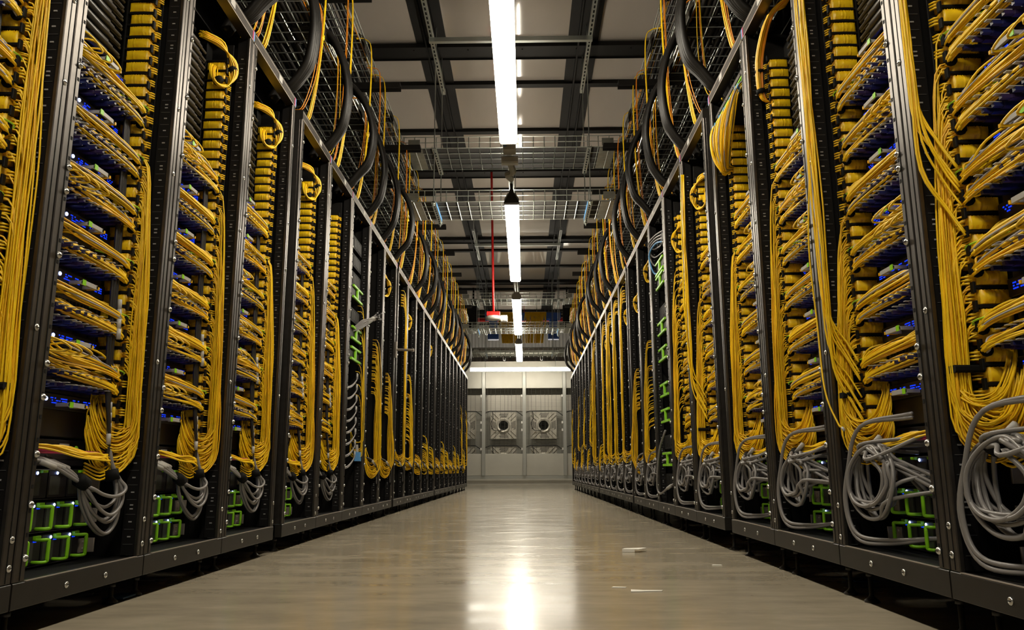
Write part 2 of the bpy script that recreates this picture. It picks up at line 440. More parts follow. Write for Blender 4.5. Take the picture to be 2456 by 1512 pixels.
def switch_meshes(s):
    K = {}
    def add(n, fn, mats, smooth=False):
        m = MB(); fn(m); K[n] = m.mesh(n, mats, s, smooth)
    add('chassis_short', lambda m: m.bbox(.14, .54, .046, .484, -.092, .020, .002), DEV)
    def body(m):
        m.bbox(.14, .54, .046, .484, -.145, .020, .002)
        for q in range(24): m.box(.1385, .1402, .058+q*.0175, .068+q*.0175, -.062, -.052, 1)
    add('chassis', body, [DEV, DEEP])
    def face(m):
        m.bbox(.126, .14, .047, .483, -.020, .020, .002); m.box(.1252, .1262, .06, .47, -.0205, -.0192, 1)
    add('display_panel', face, [DEV, DEVG])
    def leds(m, pat):
        r = random.Random(pat)
        for cu in (.275, .315, .372, .43):
            for q in range(6):
                for w in range(3):
                    if r.random() < .62: m.box(.1248, .1262, cu+q*.0062, cu+q*.0062+.004, .0065-w*.0062, .0095-w*.0062)
    for p in range(3): add(f'led_cluster{p}', lambda m, p=p: leds(m, p), LEDB)
    def port(m): m.lathe([(.0055, 0), (.0055, -.002), (.003, -.004)], 0, (.126, .255, .004), 8)
    add('status_light', port, LEDW)
    def hand(m):
        m.bbox(.085, .126, .300, .306, -.014, -.004, .001); m.bbox(.085, .091, .300, .372, -.016, -.003, .001); m.bbox(.085, .126, .366, .372, -.014, -.004, .001)
        m.box(.0846, .0862, .296, .312, -.017, -.002, 1); m.box(.085, .12, .376, .382, -.014, -.006, 2)
    add('latch', hand, [TAG, LIME, YEL2])
    def con(m, mi):
        m.bbox(.094, .142, -.0075, .0075, -.0055, .0055, .0015, mi); m.prism([(-.005, -.004), (.005, -.004), (.005, .004), (-.005, .004)], .074, .094, 0, mi)
        m.box(.062, .090, -.0055, .0055, .0045, .0062, 2)
    add('connector0', lambda m: con(m, 0), [BOOT, BOOT2, TAG]); add('connector1', lambda m: con(m, 1), [BOOT, BOOT2, GREYW])
    return K
SW = {s: switch_meshes(s) for s in (-1, 1)}
LEVELS = ['lowest', 'second lowest', 'third lowest', 'fourth lowest', 'fifth lowest', 'second highest', 'highest']
ZL = [.478+.1663*k for k in range(7)]
FULL = list(range(0, 6))
for s in (-1, 1):
    K = SW[s]
    for i in FULL:
        where = f'{ORD[i]} rack of the {ROW[s]}'
        # cable manager with fingers, and the cables lying between them
        mg = thing('cable_manager', f'black finger cable manager beside the switches in the {where}', 'cable manager', P(s, i, 0, .5, 0), 'finger cable managers')
        def spine(m):
            m.bbox(.148, .154, -.004, .06, .34, RH[s]-.09, .001); m.bbox(.062, .150, .050, .056, .34, RH[s]-.09, .001)
        ob('spine', cached(('spine', s), lambda: (lambda m: (spine(m), m.mesh('spine', BLACK, s))[1])(MB())), mg)
        n = int((RH[s]-.12-.36)/.0417)
        st = thing('cable_stack', f'yellow patch cables filling the cable manager in the {where}', 'cable stack', P(s, i, 0, .5, 0), 'yellow cable stacks in the managers')
        r = random.Random(i*31+s)
        for k in range(n):
            z = .36+k*.0417
            ob('finger', FING[s], mg, (0, 0, z))
            if k < n-1: ob('cable_band', r.choice(SLAB[s]), st, (s*r.uniform(-.004, .002), r.uniform(0, .006), z+.0208))
        # switches and their patch bundles
        for k in range(7):
            sw = thing('network_switch', f'dark network switch with blue display, {LEVELS[k]} in the {where}', 'network switch', P(s, i, 0, 0, ZL[k]), 'network switches in the racks')
            ob('chassis', K['chassis' if k else 'chassis_short'], sw); dp = ob('display_panel', K['display_panel'], sw)
            ob('led_cluster', K[f'led_cluster{(k+i) % 3}'], dp, kind='stuff', label='blue lights'); ob('status_light', K['status_light'], dp); ob('latch', K['latch'], sw, label='pale latch with lime end')
            if k == 0: continue
            if i < 5:
                for row, z in ((0, -.098), (1, -.130)):
                    for q in range(9):
                        ob('connector', K[f'connector{(q+row+k) % 3 % 2}'], sw, (s*r.uniform(-.004, .004), .17+q*.034, z+r.uniform(-.002, .002)))
            for t, dz, nm in ((0, -.085, 'upper'), (1, -.130, 'lower')):
                b = ob('yellow_cable_bundle', r.choice(BUN[s]), None, P(s, i, .068+r.uniform(-.004, .004), .498, ZL[k]+dz+r.uniform(-.004, .004)),
                       label=f'{nm} yellow patch bundle, {LEVELS[k]} switch of the {where}', cat='cable bundle', group='yellow patch bundles on the switches')
                ob('strap', CLAMP[s], b, (0, -.004, .002), label='black strap')
                if t == 0: ob('tie', TIE[s], b, label='lime tie')

# black trunk cables stacked above the switches
def trunk_mesh(s, L):
    m = MB(); m.tube([(0, .05, 0), (0, L, 0), (0, L+.004, 0), (0, L+.03, 0), (0, L+.034, 0), (0, L+.075, 0)], [.0115, .0115, .0085, .0085, .0055, .0055], 9); return m.mesh('trunk_cable', TRUNK, s, True)
TR = {s: [trunk_mesh(s, .375), trunk_mesh(s, .325)] for s in (-1, 1)}
for s in (-1, 1):
    for i in (1, 2, 3):
        for k in range((11 if (s, i) == (1, 3) else 13) if i > 1 else 17):
            for q in range(2):
                ob('trunk_cable', TR[s][q], None, P(s, i, .138-.026*q, 0, 1.49+k*.0315+.012*q), label=f'black trunk cable, {("back", "front")[q]} layer, {ORD[k]} from the bottom of its stack, {ORD[i]} rack, {ROW[s]}',
                   cat='trunk cable', group=f'black trunk cables of the {ORD[i]} rack, {ROW[s]}')

# waterfalls of yellow cable in front of the managers
def waterfall(s, seed, n, ztop, zbot, d0=.045, spread=.02, u0=.535, loops=1.0, taper=.75, rad=.0022):
    r = random.Random(seed); m = MB()
    for k in range(n):
        zt = ztop-(ztop-zbot)*taper*r.random()**.8
        zb = zbot+.11*r.random()**1.5-.02
        a, b = r.uniform(-1, 1), r.uniform(-1, 1)
        g = (ztop-zt)/(ztop-zbot)                                   # cables that leave lower lie further out
        o = spread*(.9*a-.5*g)
        pts = [(d0+.045, u0-.025, zt+.012), (d0+.012+.4*o, u0-.004+.004*b, zt-.012)]
        nseg = max(3, int((zt-zb)/.2)); wob = r.uniform(-1, 1); ph = r.uniform(0, 6)
        for q in range(1, nseg+1):
            f = q/nseg; z = zt-.02-(zt-.04-zb)*f; h = min(1, (zt-z)/.35)
            pts.append((d0+o*h-.010*f+.003*math.sin(q*1.9+ph), u0+.014*b*h+.004*math.sin(q*1.3+ph)*wob, z))
        if loops:
            w = loops*(.55+.6*r.random()); e = .014*a
            pts += [(d0-.004+e, u0-.022*w+.006*b, zb-.035*w), (d0+.016+e, u0-.055*w, zb-.052*w), (d0+.04+e, u0-.088*w, zb-.030*w), (d0+.055+e*.6, u0-.104*w, zb+.025), (d0+.060, u0-.100*w, zb+.06)]
        mi = 0 if r.random() < .75 else 1
        m.tube(spline(pts, 3), rad, 4, mi)
    return m.mesh('cable_waterfall', [YEL, YEL2], s, True)
WF = {}
for s in (-1, 1):
    WF[s] = {'full': [waterfall(s, 5+k, 66, 1.36-.08*k, .36, .046, .020) for k in range(2)],
             'tall': [waterfall(s, 15, 72, 1.95, .36, .044, .022, taper=.92)],
             'low': [waterfall(s, 18, 78, 1.28, .36, .044, .022, taper=.8), waterfall(s, 19, 72, 1.02, .36, .044, .022, taper=.7)],
             'mid': [waterfall(s, 25+k, 40, 1.0+.25*k, .36, .030, .018, loops=.7) for k in range(3)],
             'long': [waterfall(s, 65+k, 17, 1.97, .38, .010, .013+.006*k, .53, loops=.9, taper=.10) for k in range(3)],
             'messy': [waterfall(s, 35+k, 38, 1.5-.2*k, .32, .016, .028, .535, loops=1.1, taper=.45) for k in range(3)],
             'short': [waterfall(s, 45+k, 20, .70-.12*k, .30, .012, .018, loops=.5) for k in range(3)],
             'thin': [waterfall(s, 55+k, 8, 1.5, .42+.2*k, .012, .012, loops=.4) for k in range(2)]}
plan = {-1: ['tall', 'full', 'full', 'full', 'full', 'full', 'thin', 'messy', 'messy', 'long', 'mid', 'short', 'short', 'short', 'short', 'short', 'short', 'short', 'short', 'short', 'thin', 'short', 'thin'],
        1: ['low', 'low', 'full', 'full', 'low', 'mid', None, 'mid', 'messy', 'long', 'long', 'long', 'long', 'short', 'long', 'thin', 'short', 'thin', 'short', 'thin', 'short', 'short', 'thin']}
for s in (-1, 1):
    for i, nm in enumerate(plan[s]):
        if not nm: continue
        look = {'tall': 'thick long', 'full': 'thick', 'low': 'thick low', 'mid': 'slender', 'messy': 'tangled loose', 'long': 'loose full height', 'short': 'short', 'thin': 'thin sparse'}[nm]
        o = ob('cable_waterfall', WF[s][nm][i % len(WF[s][nm])], None, P(s, i), label=f'{look} hank of yellow cables hanging down the {ORD[i]} rack of the {ROW[s]}', cat='cable hank', group='yellow cable hanks down the rack fronts')
        if nm in ('tall', 'low'):
            one('strap', lambda m: m.bbox(.012, .078, .512, .560, .470, .486, .004), DEEP, o, sx=s, label='black strap')

# coiled bundles tied near the rack tops
def coil(s, seed, n=30):
    r = random.Random(seed); m = MB()
    for k in range(n):
        a, b = r.uniform(-1, 1), r.uniform(-1, 1); q = .0135
        pts = [(.10+q*a, -.12, .17+q*b), (.05+q*a, -.06+q*b, .16+q*b), (.02+q*b, -.01+q*a, .11+q*a), (.015+q*b, 0+q*a, .05), (.03+q*a, -.03+q*b, -.005+q*b), (.06+q*a, -.065+q*b, 0+q*a), (.075+q*a, -.05+q*b, .06+q*a), (.085+q*a, -.01, .10)]
        m.tube(spline(pts, 4), .0028, 5, 0 if k % 4 else 1)
    for c in ((.018, -.002, .075), (.05, -.055, .005)): m.tube([(c[0]-.004, c[1], c[2]-.006), (c[0]+.004, c[1], c[2]+.006)], .021, 9, 2)
    return m.mesh('tied_cable_coil', [YEL, YEL2, DEEP], s, True)
CO = {s: [coil(s, 3), coil(s, 8, 18)] for s in (-1, 1)}
for s, i, z, k in ((-1, 1, 1.80, 0), (-1, 2, 1.80, 0), (-1, 3, 1.80, 0), (-1, 4, 1.80, 0), (-1, 8, 1.78, 1), (-1, 10, 1.72, 1), (-1, 13, 1.7, 1), (1, 1, 1.80, 0), (1, 4, 1.70, 0), (1, 5, 1.62, 0), (1, 7, 1.72, 1), (1, 8, 1.6, 0), (1, 9, 1.62, 1), (1, 11, 1.62, 1), (1, 12, 1.64, 1)):
    ob('tied_cable_coil', CO[s][k], None, P(s, i, .035, .530, z), label=f'tied coil of yellow cable under the lintel of the {ORD[i]} rack, {ROW[s]}', cat='cable coil', group='tied yellow coils near the rack tops')

# black risers in front of the managers
def riser(s, n, z0, z1):
    m = MB(); r = random.Random(n)
    for k in range(n):
        a = k/(n-1)-.5
        pts = [(.074+.008*a, .478+.012*a, z0), (.066+.01*a, .470+.014*a, z0+.12), (.085+.012*r.uniform(-1, 1), .455+.02*a, z0+.35), (.088, .452+.022*a, z1-.2), (.095, .448+.02*a, z1)]
        m.tube(spline(pts, 4), .0052, 6, 0)
        for q in range(2):
            z = z0+.10+.30*q+.03*k; m.tube([(.066+.012*a, .466+.014*a, z), (.067+.012*a, .4665+.014*a, z+.03)], .0064, 6, 1)
    return m.mesh('black_riser', [CABB, TAG], s, True)
RI = {s: riser(s, 4, .27, 1.42) for s in (-1, 1)}
def grey_loop(s, seed):
    """left row: thick grey cables from the low server, strapped, sagging and rising again"""
    r = random.Random(seed); m = MB()
    for k in range(7):
        a = k/6; e = r.uniform(-.004, .004); t = 1-a
        dep = .030+.105*a**.8+r.uniform(-.012, .012); x = .004*(k-3)+r.uniform(-.010, .010); a = a+r.uniform(-.35, .35)
        pts = [(.125, .10+.03*k, .335-.006*(k % 3)), (.090, .22+.010*k, .318+e), (.066+.3*x, .338, .272+.002*(k-3)), (.056+x, .365+.004*a, .258-.35*dep), (.046+x, .395+.012*a, .255-.78*dep),
               (.038+x, .432+.026*a, .255-dep), (.034+x, .470+.030*a, .258-.80*dep), (.036+x, .487+.026*a, .264-.42*dep), (.042+.5*x, .484+.006*a, .275), (.052, .474, .32), (.066, .470, .38)]
        m.tube(spline(pts, 6), .0050, 7, 0)
        if k % 2 == 0: m.tube([(.094, .205+.010*k, .321+e), (.080, .25+.010*k, .306+e)], .0074, 7, 1)
    for c, d_ in (((.060, .345, .268), (.0, .016, -.006)), ((.050, .478, .285), (.004, 0, .014))):
        m.tube([Vector(c)-Vector(d_), Vector(c)+Vector(d_)], .019, 9, 2)
    return m.mesh('grey_cable_loop', [CABG, TAG, DEEP], s, True)
def grey_coil(s, seed, big=1.0):
    """right row: thick grey cables wound in round coils"""
    r = random.Random(seed); m = MB()
    for k in range(9):
        ra, rb = (.085+.012*(k % 4))*big, (.070+.010*(k % 3))*big
        cu, cz, cd = .425-.012*(k % 3), .245+.012*math.sin(k*2.2), .012+.010*(k % 5)
        pts = []; t0 = r.uniform(0, 1.2)
        if k < 4: pts.append((.125, .22+.04*k, .37-.02*k))
        for q in range(8 if k % 2 else 10):
            t = t0+1.3-q*.72
            pts.append((cd+.012*math.sin(t*1.5+k), cu-ra*math.cos(t)*-1*(1-.0), cz+rb*math.sin(t)+.004*r.uniform(-1, 1)))
        pts.append((.125, .20+.03*(k % 5), .20+.02*(k % 4)))
        m.tube(spline(pts, 5), .0052, 7, 0)
    for k in range(2):
        m.tube(spline([(.10, .30, .40+.01*k), (.03, .46, .385), (.010, .520, .27), (.004, .535+.008*k, .17), (.012, .50, .095-.012*k), (.05, .40, .085-.01*k), (.125, .27, .10)], 6), .0056, 7, 0)
    for k in range(4): m.tube([(.055+.01*k, .40+.016*k, .355-.006*k), (.040+.01*k, .435+.014*k, .325-.006*k)], .0078, 7, 1)
    m.tube([(.045, .435, .33), (.035, .46, .305)], .020, 9, 2)
    return m.mesh('grey_cable_coil', [CABG, TAG, DEEP], s, True)
GL = [grey_loop(-1, 4), grey_loop(-1, 9)]; GC = [grey_coil(1, 2, 1.05), grey_coil(1, 6, .9), grey_coil(1, 12, .8)]
for i in range(0, 6):
    ob('grey_cable_loop', GL[i % 2], None, P(-1, i), label=f'strapped loop of thick grey cables low in the {ORD[i]} rack of the left row', cat='cable loop', group='grey cable loops of the left row')
for i in list(range(0, 6))+list(range(7, 22)):
    ob('grey_cable_coil', GC[0 if i < 2 else (1 if i < 6 else 1+i % 2)], None, P(1, i), label=f'round coil of thick grey cables low in the {ORD[i]} rack of the right row', cat='cable coil', group='grey cable coils of the right row')
for s in (-1, 1):
    for i in FULL:
        if s < 0: ob('black_riser', RI[s], None, P(s, i), label=f'black cables with pale tags rising past the switches in the {ORD[i]} rack, {ROW[s]}', cat='cable riser', group='black cable risers')
def dangler(s, seed):
    r = random.Random(seed); m = MB()
    for k in range(4):
        m.tube(spline([(.08, .40, .40), (.03, .46+.01*k, .37), (.0, .515+.012*k, .31-.01*k), (-.006+.01*k, .53+.004*k, .20+.025*k), (.004, .535+.004*k, .17+.03*k)], 4), .005, 6, 0 if k % 2 else 2)
        m.tube([(.03, .46+.01*k, .37), (.012, .495+.012*k, .335)], .0072, 6, 1)
    return m.mesh('dangling_cables', [CABG, TAG, CABB], s, True)
DG = dangler(-1, 1)
for i in range(7, 22):
    ob('dangling_cable', DG, None, P(-1, i), label=f'short black and grey cable bunch dangling low in the {ORD[i]} rack of the left row', cat='cable bunch', group='dangling bunches of the left row')

# low shelves with lime handled modules, the small yellow and magenta lead, the three-way unit
def shelf_meshes(s):
    K = {}
    def add(n, fn, mats, smooth=False):
        m = MB(); fn(m); K[n] = m.mesh(n, mats, s, smooth)
    add('case', lambda m: (m.bbox(.135, .54, .046, .487, 0, .076, .002), m.box(.128, .54, .046, .487, -.0015, .0005)), DEV)
    add('ear', lambda m: (m.bbox(.128, .134, .487, .522, .012, .05, .001), m.bbox(.105, .128, .516, .522, .012, .05, .001), m.lathe([(.004, 0), (.003, -.003)], 0, (.128, .502, .022), 7), m.lathe([(.004, 0), (.003, -.003)], 0, (.128, .502, .04), 7)), EDGE)
    def mod(m): m.bbox(.130, .30, 0, .082, .003, .073, .002); m.box(.1295, .1305, .006, .052, .01, .058, 1)
    add('module', mod, [DEV, DEVG])
    def han(m):
        P_ = spline([(.130, .052, .064), (.108, .053, .064), (.100, .064, .0635), (.099, .0655, .056), (.099, .0655, .018), (.100, .064, .010), (.108, .053, .009), (.130, .052, .009)], 3)
        m.tube(P_, .0048, 6)
    add('handle', han, LIME, True)
    add('tab', lambda m: m.bbox(.122, .131, .048, .070, .0665, .0735, .001), LIME)
    add('led', lambda m: m.lathe([(.0042, 0), (.0042, -.0015), (.002, -.003)], 0, (.1295, .036, .066), 8), LEDW)
    add('blue_led', lambda m: m.box(.1275, .1297, .049, .060, .0575, .0625), LEDB)
    return K
SH = {s: shelf_meshes(s) for s in (-1, 1)}
for s in (-1, 1):
    K = SH[s]
    for i in range(0, 5):
        for t, (z, nm) in enumerate(((.062, 'lower'), (.144, 'middle'), (.226, 'upper'))):
            sh = thing('power_shelf', f'{nm} power shelf with lime handled modules low in the {ORD[i]} rack of the {ROW[s]}', 'power shelf', P(s, i, 0, 0, z), 'lime handled power shelves')
            ob('case', K['case'], sh); ob('ear', K['ear'], sh, label='bare metal ear')
            for q in range(5):
                md = ob('module', K['module'], sh, (0, .05+q*.0872, 0))
                if t < 2: ob('handle', K['handle'], md, label='lime green handle'); ob('blue_led', K['blue_led'], md)
                ob('tab', K['tab'], md, label='lime tab')
                if q in (2, 3, 4) and (q+t+i) % 4 != 3: ob('led', K['led'], md, label='lit blue light')
        dv = thing('server', f'flat dark server over the power shelves in the {ORD[i]} rack of the {ROW[s]}', 'server', P(s, i, 0, 0, .31), 'flat servers over the power shelves')
        one('case', lambda m: (m.bbox(.14, .54, .046, .485, 0, .07, .002), m.box(.139, .141, .06, .47, .018, .03), m.box(.139, .141, .06, .47, .045, .055)), DEV, dv, sx=s)
        one('label_plate', lambda m: m.box(.1382, .1402, .36, .405, .046, .060), TAG, dv, sx=s, label='pale label plate')
        one('release_button', lambda m: m.lathe([(.011, 0), (.010, -.003), (.006, -.005)], 0, (.14, .44, .045), 10), LIME, dv, sx=s, label='lime button')
        def lead(m, q=i):
            r = random.Random(q)
            for k in range(9):
                a = r.uniform(-1, 1)
                pts = [(.135, .08+.02*k, .356), (.095, .22+.012*k, .358+.006*a), (.070+.006*a, .33+.01*k, .338+.008*a), (.058+.004*a, .42+.006*k, .335+.012*a)]
                if k < 4: pts += [(.058, .475+.004*k, .322-.008*k), (.070, .45, .302-.01*k), (.09, .40, .318-.008*k)]
                else: pts += [(.080, .49, .345)]
                m.tube(spline(pts, 4), .0028, 5, 0)
            for k in range(2): m.tube(spline([(.132, .10, .350-.006*k), (.09, .30, .348-.005*k), (.075, .48, .346-.004*k)], 4), .0034, 5, 1)
        ob('mixed_lead', cached(('lead', s, i % 3), lambda: (lambda m: (lead(m), m.mesh('mixed_lead', [YEL, PINK], s, True))[1])(MB())), None, P(s, i),
           label=f'small yellow and magenta leads over the flat server, {ORD[i]} rack of the {ROW[s]}', cat='cable hank', group='yellow and magenta leads')

# racks with lime framed modules (seventh of each row)
def lime_mods(s, zs, d):
    i = 6
    for k, z in enumerate(zs):
        md = thing('storage_module', f'black module with lime handle, {ORD[k]} from the top, seventh rack of the {ROW[s]}', 'storage module', P(s, i, 0, 0, z), 'lime handled modules of the seventh racks')
        one('case', lambda m: m.bbox(d+.012, .50, .06, .50, -.045, .045, .003), BLACK, md, sx=s)
        def fr(m):
            m.bbox(d, d+.012, .22, .50, .030, .045, .001); m.bbox(d, d+.012, .22, .50, -.045, -.030, .001); m.bbox(d, d+.012, .335, .365, -.036, .036, .001)
        one('handle', fr, LIME, md, sx=s, label='lime green H-shaped handle')
    for k in range(14):
        z = .20+k*.125
        if min(abs(z-q) for q in zs) < .0905 or (s < 0 and z < 1.0): continue
        bl = thing('blank_module', f'plain black vented module, {ORD[k]} slot from the bottom, seventh rack of the {ROW[s]}', 'blank module', P(s, i, 0, 0, z), f'plain vented modules of the seventh rack, {ROW[s]}')
        one('case', lambda m: m.bbox(d+.020, .50, .06, .50, -.045, .045, .003), DEEP, bl, sx=s)
        def sl(m):
            for q in range(5): m.box(d+.0185, d+.0205, .27+q*.045, .295+q*.045, -.03, .03)
        one('vent', sl, BLACK, bl, sx=s)
lime_mods(1, [1.64, 1.54, 1.215, 1.035, .793, .622, .338], .020)
lime_mods(-1, [1.478, 1.199, 1.062], .020)
def ladder(m):
    for k in range(8):
        z = .36+k*.075
        for q in range(2):
            m.tube(spline([(.08, .20, z-.05), (.05, .34, z-.035-.008*q), (.035, .46, z+.02), (.04, .485, z+.06+.01*q)], 4), .0048, 6, 0)
        m.tube([(.036, .477, z+.03), (.038, .485, z+.065)], .0075, 6, 1)
one('grey_cable_ladder', ladder, [CABG, TAG], None, P(-1, 6), sx=-1, smooth=True, label='row of short curved grey cables climbing the seventh rack of the left row', cat='cable bunch')
def spray(m):
    r = random.Random(5)
    for k in range(6):
        e = (-.04-.03*r.random(), .56+.05*r.random(), 1.09+.05*r.random())
        m.tube(spline([(.08, .25, .94), (.03, .38, .99+.01*k), (.0, .47, 1.04+.006*k), e], 4), .0052, 6, 0)
        m.tube([(.0, .47, 1.04+.006*k), (Vector((.0, .47, 1.04+.006*k))+Vector(e))/2], .0085, 6, 1); m.tube([Vector(e)-Vector((-.01, .02, .014)), e], .009, 6, 2)
one('cable_spray', spray, [CABG, TAG, CABB], None, P(-1, 6, -.03, 0, .26), sx=-1, smooth=True, label='tagged grey cable ends poking out of the seventh rack of the left row', cat='cable bunch')
one('blue_plug', lambda m: (m.bbox(.005, .05, .50, .55, .36, .42, .008), m.tube([(.03, .525, .42), (.035, .52, .47)], .012, 8, 1)), [LBLUE, TAG], None, P(-1, 6), sx=-1, label='blue plug hanging in the seventh rack of the left row', cat='plug')
def r7lead(m):
    m.tube(spline([(.012, .30, .52), (-.008, .44, .40), (-.015, .53, .22), (-.01, .56, .14), (.0, .50, .115), (.02, .36, .15), (.05, .22, .19)], 6), .007, 7, 0)
    m.tube([(.02, .36, .15), (.035, .29, .17)], .011, 7, 1); m.tube(spline([(.06, .25, .32), (.03, .40, .335), (.02, .48, .33)], 4), .007, 7, 1)
one('black_lead', r7lead, [CABG, TAG], None, P(1, 6), sx=1, smooth=True, label='dark lead with pale plug looping at the foot of the seventh rack, right row', cat='lead')
def r7top(m):
    for k in range(4): m.tube(spline([(.06, .20, 1.86-.03*k), (.02, .42, 1.88-.02*k), (-.012, .535, 1.85-.03*k), (.02, .50, 1.80-.06*k), (.06, .25, 1.78-.05*k)], 5), .006, 6, 0 if k < 3 else 1)
one('lead_tangle', r7top, [CABG, LBLUE], None, P(1, 6), sx=1, smooth=True, label='grey and blue leads looped at the top of the seventh rack, right row', cat='lead')

# right row specials: patch panel with green cards in the fourth rack, orange bundle in the third, loose strands
pp = thing('patch_panel', 'patch panel with green edged cards at the top of the fourth rack, right row', 'patch panel', P(1, 3, 0, 0, 1.80))
one('case', lambda m: m.bbox(.03, .30, .05, .56, .06, .15, .003), BLACK, pp, sx=1)
one('front_rail', lambda m: (m.bbox(.018, .03, .05, .56, .105, .125, .002), [m.lathe([(.006, 0), (.004, -.003)], 0, (.018, .12+.12*q, .115), 7) for q in range(4)]), POST, pp, sx=1)
for q in range(4): one('green_card', lambda m, q=q: (m.box(.016, .12, .07+q*.122, .185+q*.122, .088, .093), m.box(.016, .12, .07+q*.122, .185+q*.122, .068, .073)), LIME, pp, sx=1, label='green edged card')
def fat(m):
    r = random.Random(3)
    for k in range(70):
        u0 = .08+.45*(k/69); a, b = r.uniform(-1, 1), r.uniform(-1, 1)
        pts = [(.05+.01*a, u0, 1.885), (.0+.012*a, u0+.01, 1.84), (-.012+.02*a, u0*.8+.10+.01*b, 1.77), (.0+.022*a, u0*.45+.27+.012*b, 1.69+.018*b), (.04+.018*a, .49+.014*b, 1.63+.02*a), (.10+.01*a, .53, 1.66)]
        m.tube(spline(pts, 4), .0029, 5, 0 if k % 6 else 1)
        m.tube([Vector(pts[1])-Vector((0, 0, .006)), Vector(pts[1])+Vector((.004, 0, .012))], .0042, 5, 2)
one('fat_cable_bundle', fat, [YEL, GREYW, LBLUE], None, P(1, 3), sx=1, smooth=True, label='fat yellow bundle with blue boots under the patch panel, fourth rack of the right row', cat='cable bundle')
def ora(m):
    r = random.Random(8)
    for k in range(30):
        a, b = r.uniform(-1, 1), r.uniform(-1, 1)
        pts = [(.10, .25+.004*k, 2.0), (.05+.01*a, .40+.02*b, 1.98), (.035+.012*a, .50+.014*b, 1.88), (.035+.010*a, .525+.010*b, 1.76), (.05+.006*a, .53+.006*b, 1.70), (.09, .53, 1.69)]
        m.tube(spline(pts, 4), .0029, 5, 0 if k % 3 else 1)
    m.tube([(.036, .526, 1.742), (.040, .528, 1.725)], .018, 9, 2); m.tube([(.036, .520, 1.82), (.036, .521, 1.81)], .018, 9, 2)
one('orange_cable_bundle', ora, [YEL2, ORA, DEEP], None, P(1, 2), sx=1, smooth=True, label='orange tinted bundle strapped at the top of the third rack, right row', cat='cable bundle')
def loose(m, seed, n, ztop, zb, amp):
    r = random.Random(seed)
    for k in range(n):
        a, b = r.uniform(-1, 1), r.uniform(-1, 1); ze = zb+.25*r.random()
        pts = [(-.004+.010*a, .525, ztop)]
        for q in range(1, 7):
            f = q/6; sw = math.sin(q*1.3+k*1.1)
            pts.append((-.006+.010*a-.018*math.sin(f*math.pi)*abs(b)*amp, .525+.010*b+.020*sw*amp*math.sin(f*math.pi), ztop+(ze-ztop)*f))
        pts += [(.034, .512, ze-.10), (.058, .498, ze-.16)]
        m.tube(spline(pts, 4), .0027, 5, 0)
one('loose_strands', lambda m: loose(m, 2, 12, 1.98, .55, 1.0), [YEL], None, P(1, 1), sx=1, smooth=True, label='loose long yellow strands hanging before the second rack of the right row', cat='cable strands')
one('loose_strands', lambda m: loose(m, 6, 9, 1.9, .60, 1.3), [YEL], None, P(1, 4), sx=1, smooth=True, label='loose crossing yellow strands hanging before the fifth rack of the right row', cat='cable strands')
one('loose_strands', lambda m: loose(m, 9, 8, 2.0, .9, .5), [YEL], None, P(1, 0), sx=1, smooth=True, label='straight yellow strands slanting into the cable manager of the first right rack', cat='cable strands')
one('single_strand', lambda m: (m.tube(spline([(-.010, .555, 2.03), (-.012, .575, 1.75), (-.010, .57, 1.45), (-.012, .565, 1.2), (-.02, .60, .95), (-.014, .598, .70), (-.02, .565, .50), (-.01, .515, .40), (-.004, .50, .385)], 5), .0028, 5), m.tube([(-.004, .50, .385), (-.002, .492, .376)], .0045, 5, 1)), [YEL, TAG], None, P(1, 1), sx=1, smooth=True, label='single yellow strand with a free end dangling beside the second post, right row', cat='cable strand')
one('sticky_note', lambda m: m.box(.010, .012, .06, .10, 0, .05), NOTE, None, P(-1, 1, 0, 0, 1.62), sx=-1, label='yellow green sticky note on the second left rack post near the trunk cables', cat='note')
def hook(m):
    m.bbox(-.014, -.001, .60, .625, -.07, .07, .003); m.tube([(-.014, .612, 0), (-.09, .60, -.004), (-.16, .59, -.008)], .011, 8); m.lathe([(.014, 0), (.014, .012)], 0, (-.165, .59, -.008), 8)
one('door_bracket', hook, EDGE, None, P(-1, 8, 0, 0, 1.32), sx=-1, label='bare metal bracket with a peg on the post of the ninth left rack', cat='bracket')

